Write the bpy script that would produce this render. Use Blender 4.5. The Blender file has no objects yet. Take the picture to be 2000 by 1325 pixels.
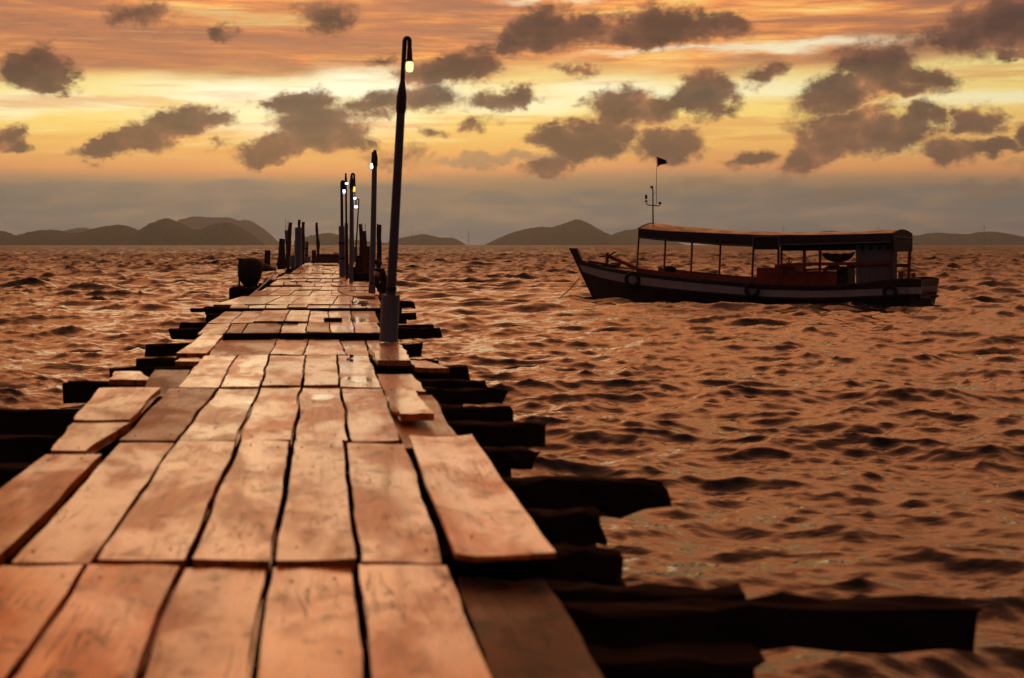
import bpy, math, random
import numpy as np
from mathutils import Vector, Matrix, noise as mnoise

S = bpy.context.scene
COL = S.collection
rnd = random.Random(7)

# ------------------------------------------------------------------ camera
CAMH = 1.9          # eye height above the sea
DECK = 0.8          # deck height above the sea
F = 2700.0          # focal length in pixels of the 2000 px wide photograph
cam = bpy.data.cameras.new('camera')
camo = bpy.data.objects.new('camera', cam)
COL.objects.link(camo)
cam.sensor_width = 36.0
cam.lens = 36.0 * F / 2000.0
cam.shift_x = 360.0 / 2000.0
cam.shift_y = -184.5 / 2000.0
cam.clip_start = 0.1
cam.clip_end = 30000.0
cam.dof.use_dof = True
cam.dof.focus_distance = 42.0
cam.dof.aperture_fstop = 2.6
camo.location = (0, 0, CAMH)
camo.rotation_euler = (math.radians(90), 0, 0)
S.camera = camo
S.view_settings.view_transform = 'Standard'
S.view_settings.look = 'None'
S.view_settings.exposure = 0.0
S.view_settings.gamma = 1.0
S.view_settings.use_curve_mapping = False
S.render.engine = 'CYCLES'
S.cycles.use_denoising = True
S.cycles.max_bounces = 6
S.cycles.volume_bounces = 0
S.cycles.caustics_reflective = False
S.cycles.caustics_refractive = False


def lin(r, g, b, a=1.0):
    f = lambda c: (c / 255 / 12.92) if c / 255 <= 0.04045 else ((c / 255 + 0.055) / 1.055) ** 2.4
    return (f(r), f(g), f(b), a)


# ------------------------------------------------------------------ node helper
class NT:
    def __init__(s, tree):
        s.t = tree
        tree.nodes.clear()

    def put(s, sock, v):
        if v is None:
            return
        if hasattr(v, 'is_output'):
            s.t.links.new(v, sock)
        else:
            try:
                sock.default_value = v
            except Exception:
                sock.default_value = (v, v, v)

    def n(s, typ, **kw):
        nd = s.t.nodes.new(typ)
        for k, v in kw.items():
            setattr(nd, k, v)
        return nd

    def m(s, op, a, b=None, c=None, clamp=False):
        nd = s.n('ShaderNodeMath', operation=op, use_clamp=clamp)
        s.put(nd.inputs[0], a); s.put(nd.inputs[1], b)
        if c is not None:
            s.put(nd.inputs[2], c)
        return nd.outputs[0]

    def vm(s, op, a, b=None):
        nd = s.n('ShaderNodeVectorMath', operation=op)
        s.put(nd.inputs[0], a)
        if b is not None:
            s.put(nd.inputs[3] if op == 'SCALE' else nd.inputs[1], b)
        return nd.outputs[1] if op in ('LENGTH', 'DISTANCE', 'DOT_PRODUCT') else nd.outputs[0]

    def mix(s, fac, a, b, mode='MIX'):
        nd = s.n('ShaderNodeMix', data_type='RGBA', blend_type=mode)
        s.put(nd.inputs[0], fac); s.put(nd.inputs[6], a); s.put(nd.inputs[7], b)
        return nd.outputs[2]

    def ramp(s, fac, stops, interp='LINEAR'):
        nd = s.n('ShaderNodeValToRGB')
        cr = nd.color_ramp
        cr.interpolation = interp
        while len(cr.elements) < len(stops):
            cr.elements.new(0.5)
        for e, (p, c) in zip(cr.elements, stops):
            e.position = p
            e.color = c if len(c) == 4 else (*c, 1)
        s.put(nd.inputs[0], fac)
        return nd.outputs[0]

    def noise(s, vec, scale, detail=4, rough=0.5, dist=0.0, dims='3D', out=0, lac=2.0):
        nd = s.n('ShaderNodeTexNoise', noise_dimensions=dims)
        s.put(nd.inputs['Vector'], vec)
        nd.inputs['Scale'].default_value = scale
        nd.inputs['Detail'].default_value = detail
        nd.inputs['Roughness'].default_value = rough
        nd.inputs['Lacunarity'].default_value = lac
        nd.inputs['Distortion'].default_value = dist
        return nd.outputs[out]

    def rng(s, v, a, b, c=0.0, d=1.0, smooth=True):
        nd = s.n('ShaderNodeMapRange', interpolation_type='SMOOTHSTEP' if smooth else 'LINEAR')
        s.put(nd.inputs[0], v)
        for i, x in enumerate((a, b, c, d)):
            s.put(nd.inputs[i + 1], x)
        return nd.outputs[0]

    def xyz(s, x, y, z):
        nd = s.n('ShaderNodeCombineXYZ')
        s.put(nd.inputs[0], x); s.put(nd.inputs[1], y); s.put(nd.inputs[2], z)
        return nd.outputs[0]

    def sep(s, v):
        nd = s.n('ShaderNodeSeparateXYZ')
        s.put(nd.inputs[0], v)
        return nd.outputs


# ------------------------------------------------------------------ sky
SUN_AZ, SUN_EL = math.radians(-1.0), math.radians(6.5)   # behind the cloud gap ahead of the pier
W = bpy.data.worlds.new('World')
S.world = W
W.use_nodes = True
W.name = 'sky'


def build_sky():
    g = NT(W.node_tree)
    tc = g.n('ShaderNodeTexCoord')
    D = g.vm('NORMALIZE', tc.outputs['Generated'])
    x, y, z = g.sep(D)
    el = g.m('ARCSINE', z)
    az = g.m('ARCTAN2', x, y)
    elp = g.m('MAXIMUM', el, 0.0)
    f = g.m('SQRT', g.m('DIVIDE', elp, 1.5708))
    P = lambda e: math.sqrt(e / 1.5708)
    # wobbling lookup so that the bands are not ruled
    wob = g.noise(g.xyz(g.m('MULTIPLY', az, 5.0), g.m('MULTIPLY', el, 30.0), 0.0), 1.0, 3, 0.55)
    f2 = g.m('ADD', f, g.m('MULTIPLY', g.m('SUBTRACT', wob, 0.5), 0.03))
    base = g.ramp(f2, [
        (0.0, lin(87, 98, 104)), (P(.012), lin(106, 106, 101)), (P(.03), lin(136, 122, 102)), (P(.045), lin(176, 140, 104)),
        (P(.053), lin(226, 154, 96)), (P(.072), lin(238, 182, 96)), (P(.092), lin(247, 212, 116)),
        (P(.115), lin(246, 222, 140)), (P(.133), lin(232, 162, 92)), (P(.16), lin(222, 146, 88)), (P(.20), lin(234, 134, 70)),
        (P(.30), lin(250, 150, 90)), (P(.48), lin(244, 144, 90)), (P(.8), lin(178, 100, 66)), (1.0, lin(92, 72, 66))])

    def gauss(px, py, rx, ry, vec, rot=0.0, after=None):
        s_, t_ = (px - 640) / F, (478 - py) / F
        a_ = math.atan2(s_, 1.0)
        e_ = math.asin(t_ / math.sqrt(1 + s_ * s_ + t_ * t_))
        mp = g.n('ShaderNodeMapping', vector_type='TEXTURE')
        if after is not None:      # evaluated one after another: keeps the shader's stack short
            ma = g.n('ShaderNodeVectorMath', operation='MULTIPLY_ADD')
            g.put(ma.inputs[0], after); ma.inputs[1].default_value = (1e-9, 1e-9, 0); g.put(ma.inputs[2], vec)
            vec = ma.outputs[0]
        g.put(mp.inputs[0], vec)
        mp.inputs[1].default_value = (a_, e_, 0)
        mp.inputs[2].default_value = (0, 0, math.radians(rot))
        mp.inputs[3].default_value = (rx / F, ry / F, 1)
        return g.vm('LENGTH', mp.outputs[0])

    ae = g.xyz(az, el, 0.0)
    wn = g.noise(g.xyz(g.m('MULTIPLY', az, 9.0), g.m('MULTIPLY', el, 32.0), 3.1), 1.0, 5, 0.6, out=1)
    aew = g.vm('ADD', ae, g.vm('MULTIPLY', g.vm('SUBTRACT', wn, (0.5, 0.5, 0.5)), (0.10, 0.030, 0.0)))
    # pale openings between the clouds
    pale = None
    for (px, py, rx, ry, k) in [(600, 176, 380, 34, 1.0), (700, 165, 150, 40, 1.0), (120, 200, 220, 24, .55), (1000, 205, 220, 30, .6), (1180, 175, 200, 25, .7), (1560, 92, 280, 15, .9),
                                (560, 232, 320, 48, .6), (1330, 100, 200, 8, .8), (1450, 175, 200, 24, .55), (1950, 190, 180, 16, .6), (1080, 0, 120, 6, .8), (30, 215, 90, 25, .5)]:
        d = g.rng(gauss(px, py, rx, ry, aew, 0.0, pale), 1.35, .25, 0, k)
        pale = d if pale is None else g.m('MAXIMUM', pale, d)
    col = g.mix(pale, base, lin(255, 252, 214))
    # streaky high sheets
    sv = g.xyz(g.m('MULTIPLY', az, 6.0), g.m('ADD', g.m('MULTIPLY', el, 62.0), g.m('MULTIPLY', az, 1.6)), 0.7)
    st = g.noise(sv, 1.0, 9, 0.66, 0.15)
    st = g.m('ADD', g.m('MULTIPLY', g.m('SUBTRACT', st, .5), 1.7), .5)
    sh = g.ramp(st, [(0.22, lin(136, 96, 78)), (0.38, lin(166, 110, 82)), (0.50, lin(202, 126, 80)), (0.60, lin(240, 152, 82)),
                     (0.70, lin(255, 188, 100)), (0.80, lin(255, 220, 140))])
    st2 = g.noise(g.xyz(g.m('MULTIPLY', az, 11.0), g.m('MULTIPLY', el, 190.0), 5.0), 1.0, 6, 0.62, 0.2)
    sh = g.mix(g.rng(st2, .53, .70, 0, .6), sh, lin(255, 186, 100))
    sh = g.mix(g.rng(st2, .46, .32, 0, .45), sh, lin(150, 102, 80))
    sm = g.m('MULTIPLY', g.rng(g.m('ADD', el, g.m('MULTIPLY', g.m('SUBTRACT', wob, .5), .05)), .112, .135), g.rng(el, .95, .25, .25, .92))
    sm = g.m('MULTIPLY', sm, g.m('SUBTRACT', 1.0, g.m('MULTIPLY', pale, .9)))
    bigz = g.noise(g.xyz(g.m('MULTIPLY', az, 3.5), g.m('MULTIPLY', el, 16.0), 12.0), 1.0, 3, .5)
    sh = g.mix(g.rng(bigz, .50, .62, 0, .5), sh, lin(172, 110, 80))
    dim = g.ramp(f, [(P(.18), (1, 1, 1, 1)), (P(.3), (1.25, 1.05, .95, 1)), (P(.48), (1.25, 1.02, .92, 1)), (P(.8), (.42, .42, .46, 1)), (1.0, (.18, .18, .2, 1))])
    shd = g.mix(1.0, sh, dim, 'MULTIPLY')
    col = g.mix(sm, col, shd)
    # orange and pink warmth low in the left and thin sheets in the gold band
    thin = g.noise(g.xyz(g.m('MULTIPLY', az, 6.0), g.m('MULTIPLY', el, 85.0), 9.0), 1.0, 6, 0.6, 0.3)
    band = g.m('MULTIPLY', g.rng(el, .05, .075), g.rng(el, .135, .11))
    col = g.mix(g.m('MULTIPLY', band, g.rng(thin, .50, .66, 0, .6)), col, lin(222, 150, 88))
    col = g.mix(g.m('MULTIPLY', band, g.rng(thin, .46, .30, 0, .7)), col, lin(250, 230, 156))
    # low grey bank with an uneven top
    bn = g.noise(g.xyz(g.m('MULTIPLY', az, 11.0), 0.0, 2.0), 1.0, 4, 0.5)
    top = g.m('ADD', .0385, g.m('MULTIPLY', g.m('SUBTRACT', bn, .5), .022))
    top = g.m('ADD', top, g.rng(az, .16, -.05, 0, .006))
    bank = g.rng(g.m('SUBTRACT', el, top), .0026, -.0022)
    bt = g.noise(g.xyz(g.m('MULTIPLY', az, 16.0), g.m('MULTIPLY', el, 70.0), 6.0), 1.0, 6, 0.6, 0.3)
    bcol = g.ramp(el, [(0.0, lin(86, 98, 108)), (.012, lin(102, 106, 106)), (.028, lin(118, 118, 112)), (.045, lin(138, 124, 110))])
    bcol = g.mix(g.rng(bt, .42, .68, 0, .5), bcol, lin(186, 148, 112))
    col = g.mix(g.m('MULTIPLY', bank, .93), col, bcol)
    # dark cumulus, each lump where the photograph has it
    wc = g.noise(g.xyz(g.m('MULTIPLY', az, 20.0), g.m('MULTIPLY', el, 27.0), 1.7), 1.0, 8, 0.66, out=1)
    aec = g.vm('ADD', ae, g.vm('MULTIPLY', g.vm('SUBTRACT', wc, (0.5, 0.5, 0.5)), (0.072, 0.044, 0.0)))
    blobs = [(75, 140, 72, 44, 0, 1), (85, 165, 60, 22, 0, 1), (0, 262, 40, 22, 0, .9), (10, 288, 42, 14, 0, .8),
             (205, 288, 66, 20, 18, .95), (280, 262, 80, 34, 14, 1), (345, 240, 88, 34, 8, 1), (410, 235, 52, 24, 0, .8),
             (545, 284, 84, 30, 12, 1), (625, 250, 100, 46, 4, 1), (590, 200, 74, 30, 8, .95), (690, 262, 52, 28, 0, .95), (525, 205, 40, 18, 10, .6),
             (740, 205, 74, 30, 12, .8), (830, 192, 86, 34, 4, .8), (880, 135, 100, 38, 10, 1), (925, 124, 48, 26, 0, .85), (825, 150, 60, 18, 0, .8),
             (1062, 58, 76, 50, 6, 1), (1000, 86, 52, 28, 0, .85), (1160, 60, 80, 34, 0, .8), (1310, 48, 90, 42, 0, .95), (1400, 55, 80, 34, 0, .85), (1240, 70, 80, 26, 0, .75),
             (985, 190, 80, 25, 6, .9), (1215, 208, 62, 42, 0, 1), (1290, 208, 62, 34, 0, .95), (1368, 188, 66, 42, -14, 1), (1420, 205, 40, 20, -20, .6),
             (1150, 275, 86, 44, 10, 1), (1070, 262, 60, 28, 0, .85), (1085, 322, 84, 22, 16, .85), (1295, 288, 84, 38, 4, .95), (1460, 306, 56, 20, 8, .75),
             (1732, 124, 78, 44, 0, 1), (1640, 176, 84, 38, 20, 1), (1828, 145, 56, 22, -10, .75), (1760, 165, 100, 22, 0, .7),
             (1650, 228, 110, 24, 8, .68), (1600, 290, 72, 40, 25, 1), (1690, 262, 120, 42, 0, .95), (1802, 232, 52, 38, 30, .9), (1760, 275, 70, 20, 0, .7),
             (1902, 232, 46, 32, 0, .85), (1855, 298, 52, 28, -10, .85), (1935, 292, 58, 22, 12, .8), (1998, 262, 30, 30, 0, .8),
             (1960, 46, 108, 56, 8, 1), (1870, 78, 70, 20, 0, .6), (1990, 105, 40, 16, 0, .7),
             (640, 42, 76, 34, 0, .72), (270, 28, 76, 34, 0, .68), (430, 62, 40, 14, 0, .6), (1490, 143, 58, 26, 10, .66), (1140, 132, 70, 16, 0, .5),
             (750, 108, 60, 20, 8, .5), (840, 264, 56, 15, 0, .5), (930, 248, 46, 22, 18, .5), (760, 305, 70, 28, 0, .48), (425, 284, 40, 12, 0, .5), (180, 330, 36, 12, 0, .4), (1250, 190, 30, 20, 0, .5)]
    dens = None
    for (px, py, rx, ry, rot, k) in blobs:
        r = gauss(px, py, rx * 1.12, ry * 1.15, aec, rot, dens if dens is not None else pale)
        d = g.m('MULTIPLY', g.m('SUBTRACT', 1.25, r), k)
        dens = d if dens is None else g.m('SMOOTH_MAX', dens, d, .12)
    # scattered cumulus beyond the frame, of the same kind
    cv = g.noise(g.vm('MULTIPLY', D, (5.0, 5.0, 13.0)), 1.0, 7, 0.6, 0.2)
    outf = g.m('MAXIMUM', g.rng(el, .19, .26), g.m('MAXIMUM', g.rng(az, .48, .58), g.rng(az, -.25, -.33)))
    outf = g.m('MULTIPLY', outf, g.rng(el, .05, .1))
    dens = g.m('MAXIMUM', dens, g.m('MULTIPLY', g.rng(cv, .57, .72, 0, .7, False), outf))
    fine = g.noise(g.xyz(g.m('MULTIPLY', az, 75.0), g.m('MULTIPLY', el, 85.0), 4.0), 1.0, 7, 0.62, 0.4)
    dn = g.m('ADD', dens, g.m('MULTIPLY', g.m('SUBTRACT', fine, .5), .60))
    mask = g.rng(dn, .15, .62, 0, .95)
    puff = g.noise(g.xyz(g.m('MULTIPLY', az, 28.0), g.m('MULTIPLY', el, 36.0), 8.0), 1.0, 6, 0.58)
    puff = g.m('ADD', g.m('MULTIPLY', g.m('SUBTRACT', puff, .5), 1.6), .5)
    ccol = g.ramp(g.m('ADD', puff, g.m('MULTIPLY', g.m('SUBTRACT', dn, .6), .40)),
                  [(.10, lin(244, 160, 90)), (.30, lin(150, 96, 68)), (.50, lin(104, 68, 53)), (.74, lin(72, 49, 43))])
    ccol = g.mix(g.rng(el, .2, .7, 0, 1), ccol, lin(60, 48, 44))
    ccol = g.mix(g.rng(el, .05, .12, .2, 0), ccol, lin(150, 120, 96))
    col = g.mix(mask, col, ccol)
    # small grey puffs in front of the bank
    gd = None
    for (px, py, rx, ry, rot, k) in [(1650, 376, 62, 17, -4, 1), (1535, 360, 40, 14, 0, .6), (1380, 355, 44, 13, 8, .6), (1430, 366, 34, 11, 0, .6),
                                     (1545, 384, 54, 11, 0, .55), (1930, 370, 52, 14, 0, .8), (1320, 362, 30, 12, 0, .5), (950, 316, 160, 12, 2, .75), (1990, 330, 30, 10, 0, .3)]:
        d = g.rng(gauss(px, py, rx, ry, aec, rot, gd if gd is not None else dens), 1.25, .45, 0, k * .8)
        gd = d if gd is None else g.m('MAXIMUM', gd, d)
    col = g.mix(gd, col, lin(138, 116, 97))
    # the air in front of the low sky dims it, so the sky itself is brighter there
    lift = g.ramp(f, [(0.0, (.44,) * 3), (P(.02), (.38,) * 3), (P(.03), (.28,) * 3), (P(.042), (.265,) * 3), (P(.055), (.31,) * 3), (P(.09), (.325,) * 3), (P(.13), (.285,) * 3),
                      (P(.19), (.30,) * 3), (P(.27), (.51,) * 3), (P(.50), (.60,) * 3), (P(.85), (.46,) * 3), (1.0, (.26,) * 3)])  # higher band, out of view, raised as added light for boards and sea
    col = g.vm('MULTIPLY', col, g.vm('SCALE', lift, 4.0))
    # the sunset glow falls away to the sides and behind
    ca = g.m('ADD', .5, g.m('MULTIPLY', .5, g.m('COSINE', g.m('SUBTRACT', az, .02))))
    fall = g.m('POWER', ca, 4.2)
    hz = g.rng(el, .35, 1.3)        # near the zenith the azimuth no longer matters
    fall = g.m('ADD', g.m('MULTIPLY', fall, g.m('SUBTRACT', 1.0, hz)), g.m('MULTIPLY', hz, .55))
    dusk = g.ramp(f, [(0.0, lin(48, 50, 58)), (P(.2), lin(46, 50, 62)), (1.0, lin(42, 44, 54))])
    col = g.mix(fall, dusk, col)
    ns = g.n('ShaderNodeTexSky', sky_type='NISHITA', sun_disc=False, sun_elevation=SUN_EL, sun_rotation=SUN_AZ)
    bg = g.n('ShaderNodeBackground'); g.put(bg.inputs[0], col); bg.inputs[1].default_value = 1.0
    b2 = g.n('ShaderNodeBackground'); g.put(b2.inputs[0], ns.outputs[0]); b2.inputs[1].default_value = 0.0015
    ad = g.n('ShaderNodeAddShader')
    g.t.links.new(bg.outputs[0], ad.inputs[0]); g.t.links.new(b2.outputs[0], ad.inputs[1])
    out = g.n('ShaderNodeOutputWorld')
    g.t.links.new(ad.outputs[0], out.inputs[0])


build_sky()
W.cycles.sampling_method = 'MANUAL'
W.cycles.sample_map_resolution = 512

sl = bpy.data.lights.new('sun', 'SUN')
sl.energy = 0.10
sl.angle = math.radians(24)
sl.color = (1.0, .72, .42)
so = bpy.data.objects.new('sun', sl)
COL.objects.link(so)
sd = Vector((math.sin(SUN_AZ) * math.cos(SUN_EL), math.cos(SUN_AZ) * math.cos(SUN_EL), math.sin(SUN_EL)))
so.rotation_euler = sd.to_track_quat('Z', 'Y').to_euler()


# ------------------------------------------------------------------ geometry helpers
def YD(py, z=DECK):                 # distance of the point at height z seen at image row py
    return F * (CAMH - z) / (py - 478.0)


def X_(px, Y):
    return (px - 640.0) * Y / F


def Z_(py, Y):
    return CAMH - (py - 478.0) * Y / F


WLOC = {}


def tag(o, label=None, cat=None, group=None, kind=None):
    if label: o['label'] = label
    if cat: o['category'] = cat
    if group: o['group'] = group
    if kind: o['kind'] = kind
    return o


def empty(name, loc, label=None, cat=None, group=None):
    o = bpy.data.objects.new(name, None)
    COL.objects.link(o)
    o.location = loc
    o.empty_display_size = .2
    WLOC[o] = Vector(loc)
    return tag(o, label, cat, group)


class MB:
    def __init__(s):
        s.v = []; s.f = []; s.sm = []

    def add(s, vs, fs, smooth=False):
        b = len(s.v)
        s.v += [tuple(p) for p in vs]
        s.f += [tuple(i + b for i in f) for f in fs]
        s.sm += [smooth] * len(fs)
        return s

    def box(s, c, size, rot=None):
        x, y, z = [d / 2 for d in size]
        vs = [Vector((i * x, j * y, k * z)) for i in (-1, 1) for j in (-1, 1) for k in (-1, 1)]
        if rot is not None:
            vs = [rot @ v for v in vs]
        c = Vector(c)
        return s.add([v + c for v in vs], [(0, 1, 3, 2), (4, 6, 7, 5), (0, 4, 5, 1), (2, 3, 7, 6), (0, 2, 6, 4), (1, 5, 7, 3)])

    def loft(s, rings, closed=True, caps=True, smooth=True):
        n = len(rings[0])
        vs = [p for r in rings for p in r]
        fs = []
        for i in range(len(rings) - 1):
            for j in range(n if closed else n - 1):
                a, b = i * n + j, i * n + (j + 1) % n
                fs.append((a, b, b + n, a + n))
        s.add(vs, fs, smooth)
        if caps:
            b = len(s.v) - len(vs)
            s.f.append(tuple(b + j for j in range(n))[::-1]); s.sm.append(False)
            s.f.append(tuple(b + (len(rings) - 1) * n + j for j in range(n))); s.sm.append(False)
        return s

    def tube(s, pts, rad, n=10, smooth=True, jit=0, seed=0):
        pts = [Vector(p) for p in pts]
        if not hasattr(rad, '__len__'):
            rad = [rad] * len(pts)
        rings = []
        up = None
        for i, p in enumerate(pts):
            t = (pts[min(i + 1, len(pts) - 1)] - pts[max(i - 1, 0)]).normalized()
            if up is None:
                up = Vector((0, 0, 1)) if abs(t.z) < .9 else Vector((0, -1, 0))
            a = t.cross(up).normalized(); b = a.cross(t).normalized(); up = b
            ring = []
            for k in range(n):
                th = 2 * math.pi * k / n
                r = rad[i] * (1 + jit * mnoise.noise(Vector((math.cos(th) * 1.5 + seed, math.sin(th) * 1.5, i * .9 + seed))))
                ring.append(p + a * r * math.cos(th) + b * r * math.sin(th))
            rings.append(ring)
        return s.loft(rings, True, True, smooth)

    def beam(s, p0, p1, w, h, seed=0, seg=6, jit=.012, endcut=0.0, wob=0.0, taper=0.0):
        """rough sawn timber: rounded rectangle section with uneven faces; w across, h in height"""
        p0, p1 = Vector(p0), Vector(p1)
        t = (p1 - p0).normalized()
        up = Vector((0, 0, 1)) if abs(t.z) < .8 else Vector((0, 1, 0))
        a = t.cross(up).normalized(); b = a.cross(t).normalized()
        c = .12
        sec = [(-1, -1 + c), (-1, 1 - c), (-1 + c, 1), (0, 1.0), (1 - c, 1), (1, 1 - c), (1, -1 + c), (1 - c, -1), (-1 + c, -1)]
        rings = []
        for i in range(seg + 1):
            q = i / seg
            p = p0.lerp(p1, q)
            p = p + b * wob * mnoise.noise(Vector((q * 3, seed, 4))) + a * wob * mnoise.noise(Vector((q * 3, seed, 9)))
            tp = 1.0
            if endcut and q > .8:
                tp = 1 - endcut * ((q - .8) / .2) ** 2
            tp *= 1 - taper * q
            ring = []
            for k, (u, v) in enumerate(sec):
                ju = jit * mnoise.noise(Vector((i * 1.7, k * 2.3, seed * 3.1)))
                jv = jit * mnoise.noise(Vector((i * 1.7 + 40, k * 2.3, seed * 3.1)))
                ends = t * (jit * 2.5 * mnoise.noise(Vector((k * 1.9, seed, i))) if i in (0, seg) else 0)
                ring.append(p + a * (u * w / 2 * tp + ju) + b * (v * h / 2 * tp + jv) + ends)
            rings.append(ring)
        return s.loft(rings, True, True, False)

    def ball(s, c, r, n=12, m=8, rot=None):
        if not hasattr(r, '__len__'):
            r = (r, r, r)
        rings = []
        for i in range(1, m):
            ph = math.pi * i / m
            ring = [Vector((r[0] * math.sin(ph) * math.cos(2 * math.pi * k / n), r[1] * math.sin(ph) * math.sin(2 * math.pi * k / n), -r[2] * math.cos(ph))) for k in range(n)]
            rings.append(ring)
        vs = [v for q in rings for v in q] + [Vector((0, 0, -r[2])), Vector((0, 0, r[2]))]
        fs = []
        for i in range(m - 2):
            for k in range(n):
                a, b = i * n + k, i * n + (k + 1) % n
                fs.append((a, b, b + n, a + n))
        e = (m - 1) * n
        for k in range(n):
            fs.append((e, (k + 1) % n, k)); fs.append((e + 1, (m - 2) * n + k, (m - 2) * n + (k + 1) % n))
        if rot is not None:
            vs = [rot @ v for v in vs]
        c = Vector(c)
        return s.add([v + c for v in vs], fs, True)

    def lathe(s, c, prof, n=16, rot=None):
        """prof: (radius, height) from the bottom up"""
        c = Vector(c)
        R = rot or Matrix.Identity(3)
        rings = [[c + R @ Vector((r * math.cos(2 * math.pi * k / n), r * math.sin(2 * math.pi * k / n), h)) for k in range(n)] for r, h in prof]
        return s.loft(rings, True, True, True)

    def torus(s, c, R, r, rot, n=20, m=8):
        c = Vector(c)
        vs, fs = [], []
        for i in range(n):
            a = 2 * math.pi * i / n
            for j in range(m):
                b = 2 * math.pi * j / m
                p = Vector(((R + r * math.cos(b)) * math.cos(a), (R + r * math.cos(b)) * math.sin(a), r * math.sin(b)))
                vs.append(c + rot @ p)
                fs.append((i * m + j, ((i + 1) % n) * m + j, ((i + 1) % n) * m + (j + 1) % m, i * m + (j + 1) % m))
        return s.add(vs, fs, True)

    def build(s, name, mat, parent=None, label=None, cat=None, group=None, kind=None, origin=None):
        off = WLOC[parent] if parent is not None else Vector((0, 0, 0))
        if origin is not None:
            off = Vector(origin)
        me = bpy.data.meshes.new(name)
        me.from_pydata([(p[0] - off.x, p[1] - off.y, p[2] - off.z) for p in s.v], [], s.f)
        me.polygons.foreach_set('use_smooth', s.sm)
        me.update()
        if any(s.sm):
            me.set_sharp_from_angle(angle=math.radians(48))
        o = bpy.data.objects.new(name, me)
        COL.objects.link(o)
        me.materials.append(mat)
        if parent is not None:
            o.parent = parent
            if origin is not None:
                o.location = off - WLOC[parent]
        elif origin is not None:
            o.location = off
        WLOC[o] = off.copy()
        return tag(o, label, cat, group, kind)


# ------------------------------------------------------------------ materials
def newmat(name):
    m = bpy.data.materials.new(name)
    m.use_nodes = True
    g = NT(m.node_tree)
    out = g.n('ShaderNodeOutputMaterial')
    b = g.n('ShaderNodeBsdfPrincipled')
    g.t.links.new(b.outputs[0], out.inputs[0])
    return m, g, b, out


def bump(g, b, h, strength=.4, dist=.01):
    bn = g.n('ShaderNodeBump')
    bn.inputs['Strength'].default_value = strength
    bn.inputs['Distance'].default_value = dist
    g.put(bn.inputs['Height'], h)
    g.t.links.new(bn.outputs[0], b.inputs['Normal'])


def simple(name, col, rough=.7, var=.35, scale=6, metal=0.0, bstr=.3, stretch=(1, 1, 1), spec=.5, bd=.01):
    m, g, b, _ = newmat(name)
    tc = g.n('ShaderNodeTexCoord')
    v = g.vm('MULTIPLY', tc.outputs['Object'], stretch)
    n = g.noise(v, scale, 6, .6)
    lo = tuple(c * (1 - var) for c in col[:3]) + (1,)
    hi = tuple(min(1, c * (1 + var)) for c in col[:3]) + (1,)
    g.put(b.inputs['Base Color'], g.ramp(n, [(.3, lo), (.7, hi)]))
    g.put(b.inputs['Roughness'], g.rng(n, .3, .7, max(.05, rough - .12), min(1, rough + .12)))
    b.inputs['Metallic'].default_value = metal
    b.inputs['Specular IOR Level'].default_value = spec
    bump(g, b, g.noise(v, scale * 6, 5, .6), bstr, bd)
    return m


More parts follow.
